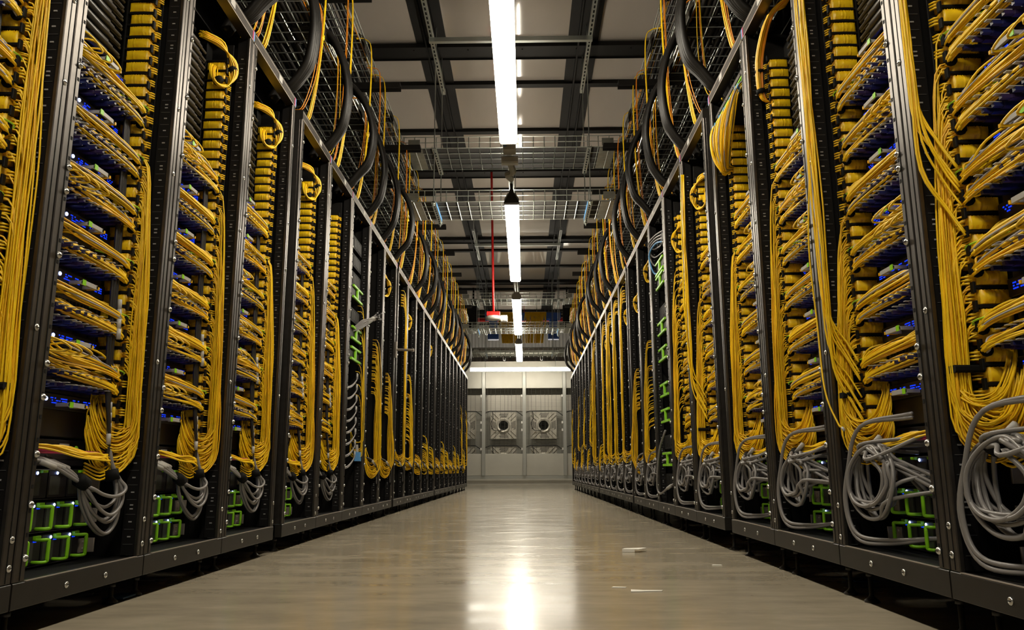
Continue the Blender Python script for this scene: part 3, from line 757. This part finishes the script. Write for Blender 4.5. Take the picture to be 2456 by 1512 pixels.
# ------------------------------------------------------------------ wire trays
ZT = {'upper': 3.34, 'lower': 2.81}
def u_wire(w, h):
    m = MB(); m.tube([(0, 0, h), (0, 0, 0), (w, 0, 0), (w, 0, h)], .0035, 4); return m.mesh('cross_wire', GALV)
def l_wire(L):
    m = MB(); m.tube([(0, 0, 0), (0, L, 0)], .0035, 4); return m.mesh('long_wire', GALV)
TW = .46; SEC = 2.9
UW, LW = u_wire(TW, .10), l_wire(SEC)
for s in (-1, 1):
    for lv in ('upper', 'lower'):
        xf = XF[s]+s*.03; x0 = xf if s > 0 else xf-TW
        for q in range(5):
            y0 = 1.3+q*(SEC+.02)
            t = thing('wire_tray', f'{lv} wire mesh tray over the {ROW[s]}, {ORD[q]} length from the camera', 'cable tray', (x0, y0, ZT[lv]), 'wire mesh trays over the rack rows')
            for k in range(29): ob('cross_wire', UW, t, (0, .05+k*.1, 0))
            for xx, zz in ((0, .1), (0, .05), (TW, .1), (TW, .05), *((TW*j/4, 0) for j in range(5))): ob('long_wire', LW, t, (xx, 0, zz+.0035))
            # cables lying in the tray
            def fill(m, q=q):
                r = random.Random(q*5+(lv == 'upper'))
                for k in range(12):
                    x = .05+(TW-.1)*k/11; pts = [(x+r.uniform(-.012, .012), SEC*j/5, .02+r.uniform(0, .012)) for j in range(6)]
                    m.tube(spline(pts, 2), .015, 6, 0)
            ob('black_cable_run', cached(('fill', lv, q % 2), lambda: (lambda m: (fill(m), m.mesh('black_cable_run', CABB, 1, True))[1])(MB())), None, (x0, y0, ZT[lv]+.008),
               label=f'black power cables lying in the {lv} tray of the {ROW[s]}, {ORD[q]} length', cat='cable run', group='black cable runs in the trays')
            def yl(m, q=q):
                r = random.Random(q*3+1)
                for k in range(7):
                    e = .014 if s < 0 else TW-.014
                    x = (TW-.02-.010*k) if s < 0 else (.02+.010*k)
                    pts = [(x+r.uniform(-.008, .008), SEC*j/6, .045+.010*(k % 3)+r.uniform(-.004, .006)) for j in range(7)]
                    m.tube(spline(pts, 2), .0035, 4, 0 if k % 3 else 1)
            ob('yellow_cable_run', cached(('yl', s, q % 2), lambda: (lambda m: (yl(m), m.mesh('yellow_cable_run', [YEL, ORA], 1, True))[1])(MB())), None, (x0, y0, ZT[lv]+.008),
               label=f'yellow cables along the edge of the {lv} tray of the {ROW[s]}, {ORD[q]} length', cat='cable run', group='yellow cable runs in the trays')
        # support arms sticking out under the trays
    for k in range(10):
        y = 3.26+1.2*k
        ar = thing('support_bracket', f'black support arm under the upper tray of the {ROW[s]}, {ORD[k]} from the camera', 'support arm', (XF[s], y, ZT['upper']-.012), 'tray support arms')
        one('channel', lambda m: (m.box(-.16, .62, -.035, .035, -.012, 0), m.box(-.16, .62, -.035, -.030, -.05, -.012), m.box(-.16, .62, .030, .035, -.05, -.012)), BEAM, ar, sx=s)

# drop-outs on the tray edges, black conduits and yellow drops into each rack
def dropout(s):
    m = MB(); n = 8; L = .20
    pr = [(.06-.085*math.sin(a), -.085+.085*math.cos(a)) for a in [math.pi/2*q/n*1.15 for q in range(n+1)]]
    pi = [(x*1.0+.004, z-.005) for x, z in pr]
    out = [(x, z) for x, z in pr]+[(x, z) for x, z in reversed(pi)]
    m.prism(out, 0, L, 1)
    for e in (-.004, L): m.prism([(x, z+.016) for x, z in pr]+[(x, z-.014) for x, z in reversed(pi)], e, e+.004, 1)
    for q in range(7):
        for j in range(2, 8): m.box(pr[j][0]-.0015, pr[j][0]+.0015, .025+q*.025, .034+q*.025, pr[j][1]-.002, pr[j][1]+.003)
    return m.mesh('cable_dropout', BLACK if False else mat('black drop-out plastic', (.03, .028, .022), .38), s, False)
DO = {s: dropout(s) for s in (-1, 1)}
def conduit(s, seed):
    r = random.Random(seed); m = MB(); H = RH[s]; zl = ZT['lower']-ZB[s]; D = zl-H
    bl = r.uniform(.85, 1.15); dy = r.uniform(-.05, .04)
    for k in range(6):
        e = k-2.5; w = .021*e; dd = .0035*abs(e)
        pts = [(.20, .40+dy+w, zl+.015), (.07, .42+dy+w, zl+.028), (-.03*bl+dd, .44+dy+w, zl+.0-.010), (-.100*bl+dd, .465+dy*.8+w*.9, zl-.22*D), (-.128*bl+dd, .495+dy*.6+w*.8, zl-.46*D), (-.100*bl+dd, .53+dy*.4+w*.7, zl-.72*D), (-.048+dd, .55+w*.55, H+.10), (.012, .555+w*.5, H+.040), (.070, .555+w*.4, H+.018), (.105, .555+w*.3, H-.03)]
        m.tube(spline(pts, 5), .0175, 9, 0)
    return m.mesh('black_conduit', CORR, s, True)
CD = {s: [conduit(s, k+1) for k in range(3)] for s in (-1, 1)}
def ydrop(s, seed, n, top, mats):
    """yellow leads from a tray edge down to the rack top"""
    r = random.Random(seed); m = MB(); H = RH[s]; zt = ZT[top]-ZB[s]; du = r.uniform(-.10, .10); bw = r.uniform(.4, 1.3)
    for k in range(n):
        a, b = r.uniform(-1, 1), r.uniform(-1, 1)
        q = .3 if n > 3 else 1; pts = [(.10, .30+.01*a, zt+.04), (.0, .31+.012*a*q, zt+.035), (-.045*bw+.006*b*q, .315+.012*a*q, zt-.05), (-.05*bw+.010*b*q, .32+.3*du+.012*a*q, zt-(zt-H)*.35), (-.035*bw+.014*b*q, .32+.7*du+.016*a*q, zt-(zt-H)*.7), (.008+.008*b, .32+du+.014*a, H+.03), (.055, .32+du+.01*a, H+.012), (.085, .32+du, H-.04)]
        m.tube(spline(pts, 5), .0030 if n > 3 else .0024, 5, 0 if k % 5 else len(mats)-1)
    if n > 6: m.tube([(-.04*bw, .32+.55*du, zt-(zt-H)*.58), (-.04*bw, .32+.56*du, zt-(zt-H)*.60)], .014, 8, 0)
    return m.mesh('cable_drop', mats, s, True)
YD = {s: [ydrop(s, 3, 7, 'upper', [YEL, YEL2]), ydrop(s, 7, 2, 'upper', [ORA]), ydrop(s, 12, 9, 'upper', [YEL, YEL2]), ydrop(s, 21, 2, 'lower', [ORA]), ydrop(s, 26, 3, 'lower', [YEL, ORA]), ydrop(s, 33, 5, 'upper', [YEL, YEL2])] for s in (-1, 1)}
for s in (-1, 1):
    for i in range(1, NR-1):
        rk = f'{ORD[i]} rack of the {ROW[s]}'
        for lv in ('upper', 'lower'):
            ob('cable_dropout', DO[s], None, (XF[s]+s*.03-s*.005, rack_y(i)+.21, ZT[lv]+.075), label=f'black curved drop-out on the {lv} tray above the {rk}', cat='cable guide', group='black drop-outs on the trays')
        if i % 5 != 4 or i < 6:
            ob('black_conduit', CD[s][(i*2+(s > 0)) % 3], None, P(s, i), label=f'thick bulging black conduit bunch dropping into the {rk}', cat='conduit', group='black conduits into the rack tops')
        r = random.Random(i*13+s)
        picks = [(0, 'thick yellow'), (2, 'dense yellow'), (5, 'yellow')]
        j, lk = picks[(i+(s > 0)) % 3]
        ob('cable_drop', YD[s][j], None, (XF[s], rack_y(i)+r.uniform(-.20, -.07), ZB[s]), label=f'{lk} leads from the upper tray to the {rk}', cat='cable drop', group='yellow drops to the rack tops')
        ob('cable_drop', YD[s][1 if i % 2 else 3], None, (XF[s], rack_y(i)+r.uniform(-.30, -.13), ZB[s]), label=f'two thin orange leads falling to the {rk}', cat='cable drop', group='orange drops to the rack tops')
        if i % 2 == (s > 0): ob('cable_drop', YD[s][4], None, (XF[s], rack_y(i)+r.uniform(.24, .27), ZB[s]), label=f'short orange and yellow leads dropping to the {rk}', cat='cable drop', group='short drops to the rack tops')

# trays bridging the aisle, their hangers
XA, XB = XF[-1]-.02, XF[1]+.02
def cu_wire(w, h):
    m = MB(); m.tube([(0, 0, h), (0, 0, 0), (0, w, 0), (0, w, h)], .0042, 4); return m.mesh('cross_wire', GALV)
def cl_wire(L):
    m = MB(); m.tube([(0, 0, 0), (L, 0, 0)], .0042, 4); return m.mesh('long_wire', GALV)
CW_, CUW, CLW = .54, cu_wire(.54, .11), cl_wire(XB-XA)
for y0, nm in ((6.95, 'near'), (13.6, 'middle'), (16.6, 'far')):
    for lv in ('upper', 'lower'):
        z = ZT[lv]
        t = thing('bridge_tray', f'{lv} wire mesh tray bridging the aisle, {nm} crossing', 'cable tray', (XA, y0, z), 'wire trays bridging the aisle')
        n = int((XB-XA)/.1)
        for k in range(n+1): ob('cross_wire', CUW, t, (.01+k*(XB-XA-.02)/n, 0, 0))
        for yy, zz in ((0, .055), (0, .11), (CW_, .055), (CW_, .11), *((CW_*j/4, 0) for j in range(5))): ob('long_wire', CLW, t, (0, yy, zz+.0036))
        if nm == 'near': one('liner', lambda m: m.box(.01, XB-XA-.01, .012, CW_-.012, .0085, .0105), mat('dark tray liner', (.016, .0145, .0125), .6, spec=.3), t, label='dark liner lying in the tray')
        for x in (.03, XB-XA-.20): ob('end_plate', cached('endp', lambda: (lambda m: (m.bbox(0, .15, .02, CW_-.02, .0, .0075, .001), m.box(.02, .13, -.004, 0, .02, .09), m.mesh('end_plate', GALVP))[2])(MB())), t, (x, 0, 0))
        for x in (-.83, .62):
            hg = thing('tray_hanger', f'slotted hanger channel under the {lv} {nm} bridge tray, {"red pipe" if x < 0 else "other"} side', 'tray hanger', (x, y0, z), 'slotted hangers of the bridge trays')
            def chan(m):
                m.box(-.02, .02, -.06, CW_+.06, -.028, -.024); m.box(-.02, -.017, -.06, CW_+.06, -.028, -.004); m.box(.017, .02, -.06, CW_+.06, -.028, -.004)
                for q in range(10): m.box(-.007, .007, -.03+q*.062, .006+q*.062, -.0295, -.0278, 1)
            ob('channel', cached('chan', lambda: (lambda m: (chan(m), m.mesh('channel', [GALV, DEEP]))[1])(MB())), hg)
            if lv == 'lower':
                one('film', lambda m: m.box(-.0225, -.0205, .02, CW_-.02, -.027, .012) if x > 0 else m.box(.0205, .0225, .02, CW_-.02, -.027, .012), LBLUE, hg, label='light blue film')
            for yy in (-.03, CW_+.03):
                one('rod', lambda m, yy=yy: (m.tube([(0, yy, -.06), (0, yy, ZC-.02-z if lv == 'upper' else ZT['upper']-z-.03)], .0055, 6), m.lathe([(.011, -.045), (.011, -.03)], 2, (0, yy, 0), 6)), GALV, hg)
for y0, nm in ((6.55, 'near'), (13.2, 'far')):
    fr = thing('strut_frame', f'slotted strut frame under the ceiling over the lamp line, {nm} one', 'strut frame', (0, y0, 4.22))
    one('cross_strut', lambda m: (m.box(-.85, .64, -.02, .02, -.02, .0), m.box(-.85, .64, -.02, -.016, 0, .022)), GALV, fr)
    for x in (-.83, .62):
        one('side_strut', lambda m, x=x: (m.box(x-.02, x+.02, -.75, 1.1, .022, .026), m.box(x-.02, x-.017, -.75, 1.1, .026, .06), m.box(x+.017, x+.02, -.75, 1.1, .026, .06), [m.box(x-.007, x+.007, -.7+q*.07, -.66+q*.07, .0205, .0222, 1) for q in range(25)]), [GALV, DEEP], fr)
    for x in (-.83, .62):
        for yy in (-.6, .9): one('drop_rod', lambda m, x=x, yy=yy: m.tube([(x, yy, .05), (x, yy, ZC-4.24)], .006, 6), GALV, fr)

# ------------------------------------------------------------------ lamps
LX, LZ, LL = -.095, 2.49, 2.66
def lamp_meshes(mt, L):
    K = {}
    m = MB(); m.prism([(-.049, 0), (.049, 0), (.058, .014), (.058, .045), (.047, .056), (-.047, .056), (-.058, .045), (-.058, .014)], 0, L, 1); K['diffuser'] = m.mesh('diffuser', mt)
    m = MB(); m.bbox(-.030, .030, 0, L, .057, .095, .004); K['housing'] = m.mesh('housing', WHITE)
    m = MB(); m.prism([(-.050, -.002), (.050, -.002), (.060, .013), (.060, .046), (.032, .096), (-.032, .096), (-.060, .046), (-.060, .013)], -.012, 0, 1); K['end_cap'] = m.mesh('end_cap', PLAST)
    return K
LM = lamp_meshes(LAMPM, LL)
ys = [2.22-3.66, 2.24, 6.12, 9.72, 13.2]
nml = ['lamp behind the view', 'longest looking first', 'second', 'third', 'fourth']
for k, y in enumerate([-4.0+.3, -1.45, 2.24, 6.12, 9.75, 13.35]):
    if y < -3.6: continue
    L = LL if k < 5 else 2.2
    q = k-2
    t = thing('linear_lamp', f'white glowing linear lamp over the aisle, {ORD[q] if q >= 0 else "one behind the"} {"from the camera" if q >= 0 else "camera position"}', 'lamp', (LX, y, LZ), 'linear lamps over the aisle')
    KK = LM if k < 5 else lamp_meshes(LAMPM, L)
    ob('diffuser', KK['diffuser'], t, label='glowing diffuser'); ob('housing', KK['housing'], t)
    ob('end_cap', KK['end_cap'], t); ob('end_cap', KK['end_cap'], t, (0, L+.012, 0))
    for yy in (.3, L-.3): one('hanger_wire', lambda m, yy=yy: m.tube([(0, yy, .09), (0, yy, .139)], .006, 6), GALV, t)
rl = thing('lamp_rail', 'slotted steel rail running above the line of lamps', 'rail', (LX, 0, LZ+.14))
def rail(m):
    m.box(-.02, .02, -2, 16, 0, .004); m.box(-.02, -.017, -2, 16, .004, .04); m.box(.017, .02, -2, 16, .004, .04)
    for q in range(250): m.box(-.008, .008, -1.9+q*.07, -1.86+q*.07, -.0012, .0002, 1)
one('channel', rail, [GALV, DEEP], rl)
for yy in (1.5, 5.4, 9.2, 12.8, 15.8): one('drop_rod', lambda m, yy=yy: m.tube([(0, yy, .03), (0, yy, ZC-LZ-.17)], .006, 6), GALV, rl)
one('junction_box', lambda m: (m.bbox(-.045, .045, 5.20, 5.30, -.05, .0, .006), m.bbox(-.06, .06, 5.30, 5.36, -.11, -.055, .01), m.tube(spline([(.0, 5.36, -.08), (.02, 5.45, -.12), (-.02, 5.55, -.10), (.0, 5.75, -.06)], 4), .025, 8)), PLAST, None, (LX, 0, LZ+.14), label='grey junction box with stub hanging between the first and second lamps', cat='junction box')
one('driver_box', lambda m: m.bbox(-.045, -.02, 4.98, 5.18, -.04, .02, .004), TAPE, None, (LX, 0, LZ+.14), label='blue driver box clipped to the rail behind the first lamp', cat='driver box')
one('backlit_end_cap', lambda m: (m.prism([(-.064, -.006), (.064, -.006), (.024, .07), (.012, .115), (-.012, .115), (-.024, .07)], 0, .05, 1), m.tube([(0, .02, .10), (0, -.05, .15)], .012, 8)), CABB, None, (LX, 6.055, LZ), label='tapered end cap at the near end of the second lamp, backlit shade painted black', cat='end cap')  # lamp end cap; its dark backlit silhouette is painted in as black
one('wire_run', lambda m: [m.tube(spline([(.02*k-.02, y0, .09), (.03*k-.03, y0+.4, .10-.03*k), (.02*k-.02, y0+.9, .09)], 5), .006, 6) for k in range(2) for y0 in (8.8, 12.4)], CABG, None, (LX, 0, LZ), smooth=True, label='grey flexible leads linking the lamps end to end', cat='lead')
t = thing('end_lamp', 'white glowing linear lamp crossing the aisle in front of the fan wall', 'lamp', (LX-.01, 20.0, 2.86))
for nme, me in lamp_meshes(LAMPE, 2.56).items():
    ob(nme, me, t, (-1.28, 0, 0), (0, 0, -math.pi/2), label='glowing diffuser' if nme == 'diffuser' else None)
for x in (-.9, .9): one('hanger_wire', lambda m, x=x: m.tube([(x, 0, .09), (x, 0, ZC-2.862)], .006, 6), GALV, t)

# ------------------------------------------------------------------ fan wall
YW = 21.2
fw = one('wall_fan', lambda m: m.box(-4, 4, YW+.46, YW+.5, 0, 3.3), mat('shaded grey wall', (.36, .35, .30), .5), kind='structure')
one('trim_1', lambda m: (m.box(-4, 4, YW-.10, YW+.46, 0, .13), m.box(-4, 4, YW-.13, YW-.10, .10, .145)), WALLP, kind='structure')
one('trim_2', lambda m: m.box(-4, 4, YW-.02, YW+.08, .145, .23), WALLG, kind='structure')
one('trim_3', lambda m: (m.bbox(-4, 4, YW-.10, YW+.10, 3.10, 3.26, .005), m.box(-4, 4, YW-.05, YW+.05, 2.96, 3.10)), WALLP, kind='structure')
posts = [-3.31, -2.21, -1.10, -.01, 1.07, 2.16, 3.26]
pm = MB(); pm.bbox(-.048, .048, -.06, .06, .23, 3.0, .008)
for zz in (2.33, 1.62, 1.42, .92): pm.bbox(-.088, -.048, -.07, -.02, zz-.03, zz+.03, .003, 1)
PM = pm.mesh('fan_wall_post', [WALLG, WHITE])
for k, x in enumerate(posts):
    p_ = ob('fan_wall_post', PM, None, (x, YW, 0), label=f'pale steel post of the fan wall, {ORD[k]} counting from the left side', cat='post', group='steel posts of the fan wall')
    for zz in (1.70, 1.30): one('notice', lambda m, zz=zz: m.box(-.018, .018, -.0625, -.0605, zz-.05, zz+.05), TAG, p_, label='small notice')
def fan_mesh():
    K = {}
    m = MB(); S = .355; N = 24; hole = .13
    # square plate with a round hole
    base = len(m.v)
    for q in range(N):
        a = 2*math.pi*q/N; c, sn = math.cos(a), math.sin(a); f = S/max(abs(c), abs(sn))
        for rr, dy in ((hole, 0), (f, 0), (f, .10), (hole, .10)):
            m.v.append((rr*c, dy, rr*sn))
    for q in range(N):
        a, b = base+4*q, base+4*((q+1) % N)
        for j in range(4): m.f.append((a+j, a+(j+1) % 4, b+(j+1) % 4, b+j)); m.m.append(0)
    K['plate'] = (m, FANB)
    m = MB()
    for sx_, sz_ in ((1, 1), (1, -1), (-1, 1), (-1, -1)):
        for o_ in (-.03, .03):
            a = (sx_*(.16)+o_*sz_*0+o_, -.012, sz_*(.16)-o_*sx_*sz_); b = (sx_*.31+o_, -.012, sz_*.31-o_*sx_*sz_)
            m.tube([a, b], .014, 4)
    K['brace'] = (m, SHEET)
    m = MB()
    for ax in range(4):
        for r_ in range(4):
            for q in range(-3, 4):
                if abs(q) > 2+(r_ > 1): continue
                x = q*.034+(.017 if r_ % 2 else 0); z = .225+r_*.030
                if ax == 1: x, z = z, x
                if ax == 2: z = -z
                if ax == 3: x, z = -z, x
                m.box(x-.012, x+.012, -.004, .0, z-.010, z+.010)
    K['perforation'] = (m, DARKH)
    m = MB(); m.lathe([(.13, 0), (.19, 0), (.195, -.03), (.17, -.05), (.13, -.03), (.13, 0)], 1, (0, 0, 0), 24); K['inlet_ring'] = (m, FANB)
    m = MB(); m.lathe([(.001, .07), (.05, .08), (.06, .12)], 1, (0, 0, 0), 12)
    for q in range(5):
        a = 2*math.pi*q/5
        m.quad([(.05*math.cos(a), .10, .05*math.sin(a)), (.14*math.cos(a), .06, .14*math.sin(a)), (.14*math.cos(a+.7), .13, .14*math.sin(a+.7)), (.05*math.cos(a+.7), .13, .05*math.sin(a+.7))])
    m.lathe([(.145, .17), (.001, .171)], 1, (0, 0, 0), 16)
    K['impeller'] = (m, DARKH)
    return {n: a.mesh(n, b) for n, (a, b) in K.items()}
FM = fan_mesh()
bays = list(zip(posts, posts[1:]))
side = ['outermost left', 'second left', 'third left', 'third right', 'second right', 'outermost right']
zrow = [1.45, .62]
def zat(py):  # height on the fan wall of a row in the photograph
    v = (756-py)/FPX; return HC+YW*(math.sin(PITCH)+v*math.cos(PITCH))/(math.cos(PITCH)-v*math.sin(PITCH))
Z = {n: zat(p) for n, p in dict(top=894, slot0=932, slot1=946, low=1089, rail=1142, kerb=1150, fan=1020, fan2=1100).items()}
for k, (a, b) in enumerate(bays):
    x0, x1 = a+.05, b-.05; w = x1-x0
    by = f'bay {["one", "two", "three", "four", "five", "six"][k]} of the fan wall'
    one('fan_wall_panel', lambda m: m.bbox(x0, x1, YW-.02, YW+.01, Z['slot0'], 2.99, .004), WALLP, None, label=f'pale solid panel at the top of {by}', cat='panel', group='upper fan wall panels')
    one('fan_wall_panel', lambda m: m.bbox(x0, x1, YW-.02, YW+.01, Z['rail'], Z['low'], .004), WALLP, None, label=f'pale scuffed panel at the foot of {by}', cat='panel', group='lower fan wall panels')
    one('backing_sheet', lambda m: m.bbox(x0, x1, YW+.44, YW+.458, Z['fan']+.40, Z['slot1']+.02, .003), SHEET, None, label=f'bright metal sheet above the fans of {by}', cat='panel', group='bright sheets behind the guards')
    if not 1 <= k <= 4: continue
    g = thing('wire_guard', f'wire guard screen in front of the fans of {by}', 'guard', (x0, YW, 0), 'wire guards of the fan wall')
    hw = cached(('hw', round(w, 2)), lambda: (lambda m: (m.tube([(0, 0, 0), (w, 0, 0)], .0022, 4), m.mesh('guard_wire', MESHW))[1])(MB()))
    vw = cached('vw', lambda: (lambda m: (m.tube([(0, 0, Z['low']), (0, 0, Z['slot0'])], .0035, 4), m.mesh('guard_wire', MESHW))[1])(MB()))
    if 1 <= k <= 4:
        nz = 46
        for q in range(nz): ob('guard_wire', hw, g, (0, .006, Z['low']+(Z['slot0']-Z['low'])*q/nz))
        for q in range(9): ob('guard_wire', vw, g, (w*(q+.5)/9+.02*math.sin(q*5), 0, 0))
        cx = (a+b)/2-.01
        for zz, nm in ((Z['fan'], 'upper'), (zat(1071)-.36, 'lower')):
            f = thing('wall_fan_unit', f'{nm} square fan with round inlet behind the guard of {by}', 'fan', (cx-.01, YW+.22, zz), 'fans of the fan wall')
            for n, me in FM.items(): ob(n, me, f)
            one('cable', lambda m: (m.tube(spline([(-.50, -.02, .33), (-.40, -.03, .37), (-.30, -.03, .385), (.28, -.03, .385), (.38, -.03, .36), (.52, -.02, .26)], 4), .011, 5), m.tube(spline([(-.30, -.03, .37), (-.28, -.05, .2), (-.34, -.05, .05), (-.27, -.05, -.12), (-.12, -.06, -.14), (.0, -.06, -.10)], 4), .009, 5)), CABB, f, smooth=True)

# things beyond and above the fan wall: blue raceway, red pipes, pale sheet, ducts
rw = thing('cable_raceway', 'blue cable raceway crossing high above the far end of the aisle', 'raceway', (-.09, 18.8, 4.02))
one('beam', lambda m: (m.box(-.86, .98, -.12, .12, -.01, 0), m.box(-.86, .98, -.13, -.12, -.06, .09), m.box(-.86, .98, .12, .13, -.06, .09)), BLUE, rw)
for x in (-.66, .80):
    one('downspout', lambda m, x=x: (m.bbox(x-.10, x+.10, -.10, .10, -.36, -.02, .02), m.bbox(x-.13, x+.13, -.12, .12, -.55, -.42, .03), m.bbox(x-.07, x+.07, -.07, .07, -.44, -.34, .01)), BLUE, rw)
def casc(m, x0, x1):
    r = random.Random(int(x0*10))
    for k in range(40):
        x = x0+(x1-x0)*k/39; e = r.uniform(-1, 1)
        m.tube(spline([(x, .05, .012), (x, -.10, .10), (x, -.165, .06), (x+.03*e, -.17, -.15), (x*.9+.05*e, -.16, -.42), (x*.85+.05*e, -.15, -.66)], 3), .011, 4, 0 if k % 3 else 1)
for x in (-.55, .40): one('drop_rod', lambda m, x=x: m.tube([(x, 0, 0), (x, 0, ZC-4.022)], .008, 6), GALV, rw)
for nm, a, b in (('red pipe', -.52, -.06), ('other', .12, .62)):
    one('cable_cascade', lambda m: casc(m, a, b), [YEL2, YEL], None, (-.09, 18.8, 4.02), smooth=True, label=f'cascade of yellow cables spilling from the blue raceway, {nm} side', cat='cable cascade', group='yellow cascades from the blue raceway')
one('sprinkler_main', lambda m: (m.tube([(-3, 0, 0), (3, 0, 0)], .05, 10), [m.tube([(x, 0, .04), (x, 0, ZC-4.122)], .006, 6) for x in (-1.7, 0, 1.7)]), RED, None, (0, 19.6, 4.12), smooth=True, label='red horizontal pipe behind the blue raceway', cat='pipe')
dt = thing('smoke_detector', 'red drop pipe with white detector disc hanging over the aisle', 'detector', (-.42, 10.6, 2.42))
one('pipe', lambda m: m.tube([(-.03, 0, ZC-2.44), (0, 0, .07)], .016, 8), RED, dt, smooth=True, label='red drop pipe')
one('mount', lambda m: m.bbox(-.09, .09, -.07, .07, .02, .08, .008), RED, dt, label='red mount')
one('disc', lambda m: m.lathe([(.05, -.035), (.105, -.02), (.11, 0), (.10, .02)], 2, (0, 0, 0), 18), WHITE, dt, smooth=True)
one('side_unit', lambda m: (m.bbox(.10, .19, -.04, .04, -.055, .03, .01), m.tube([(.16, -.05, -.02), (.16, .02, -.02)], .03, 10)), WHITE, dt)
one('corrugated_sheet', lambda m: m.prism([(x*.05, .02*(x % 2)) for x in range(-60, 61)] + [(3.0, .05), (-3.0, .05)], 3.45, ZC-.073, 2), PALE, None, (0, 22.6, 0), label='pale corrugated sheet standing behind the fan wall top', cat='sheet')
one('pipe_duct', lambda m: (m.tube([(-3, 0, 0), (3, 0, 0)], .11, 12), [m.tube([(x, 0, .10), (x, 0, ZC-3.422)], .006, 6) for x in (-1.5, 1.5)]), GALVP, None, (0, 20.4, 3.42), smooth=True, label='grey round duct crossing above the end lamp', cat='duct')
for x, nm in ((-.55, 'red pipe'), (.42, 'other')):
    one('hook', lambda m: m.tube(spline([(0, 0, .12), (0, 0, .0), (.02, 0, -.03), (.05, 0, -.02), (.055, 0, .03)], 4), .012, 6), SCREW, None, (x, 20.35, 3.21), smooth=True, label=f'bright hook under the grey duct, {nm} side', cat='hook')
for s in (-1, 1):
    one('panel_box', lambda m: (m.bbox(-.25, .25, 0, .2, -.35, .35, .01), [m.box(x-.02, x+.02, .08, .12, .34, ZC-3.95) for x in (-.15, .15)]), BEAM, None, (-.09+s*1.25, 18.0, 3.95), label=f'dark hanging box beside the blue raceway at the {ROW[s]}', cat='box')

# ------------------------------------------------------------------ scraps on the floor
def scrap(m, pts, h): m.prism(pts, .0, h, 2)
one('paper_scrap', lambda m: (m.prism([(-.055, -.012), (.02, -.02), (.06, .03), (.045, .045), (-.04, .02)], .012, .015, 2), m.prism([(-.055, -.012), (.0, -.018), (-.04, .02)], .001, .013, 2)), PAPER, None, (.485, 3.66, 0), label='folded white paper scrap lying on the floor', cat='scrap')
one('paper_scrap', lambda m: m.prism([(-.05, -.02), (.045, -.008), (.05, .004), (-.01, .006), (-.045, .018)], .0005, .003, 2), PAPER, None, (.365, 2.50, 0), label='flat pale scrap stuck to the floor nearer the camera', cat='scrap')
one('paper_scrap', lambda m: m.prism([(-.022, -.006), (.02, -.012), (.024, -.002), (-.016, .008)], .0005, .002, 2), PAPER, None, (.29, 2.58, 0), label='tiny pale crumb beside the flat scrap', cat='scrap')
one('paper_scrap', lambda m: m.prism([(-.018, -.005), (.02, -.009), (.018, .006), (-.012, .009)], .0005, .003, 2), PAPER, None, (.73, 3.15, 0), label='small pale crumb near the second right rack foot', cat='scrap')
one('tape_scrap', lambda m: m.prism([(-.02, -.04), (.05, -.055), (.035, .04), (-.03, .05)], .0, .004, 2), TAPE, None, (1.08, 2.70, .004), label='blue tape scrap under the second rack of the right row', cat='tape')
one('tape_scrap', lambda m: m.prism([(-.03, -.05), (.03, -.05), (.03, .05), (-.03, .05)], .0, .004, 2), TAPE, None, (-1.18, 2.39, .003), label='blue tape scrap under the second rack of the left row', cat='tape')
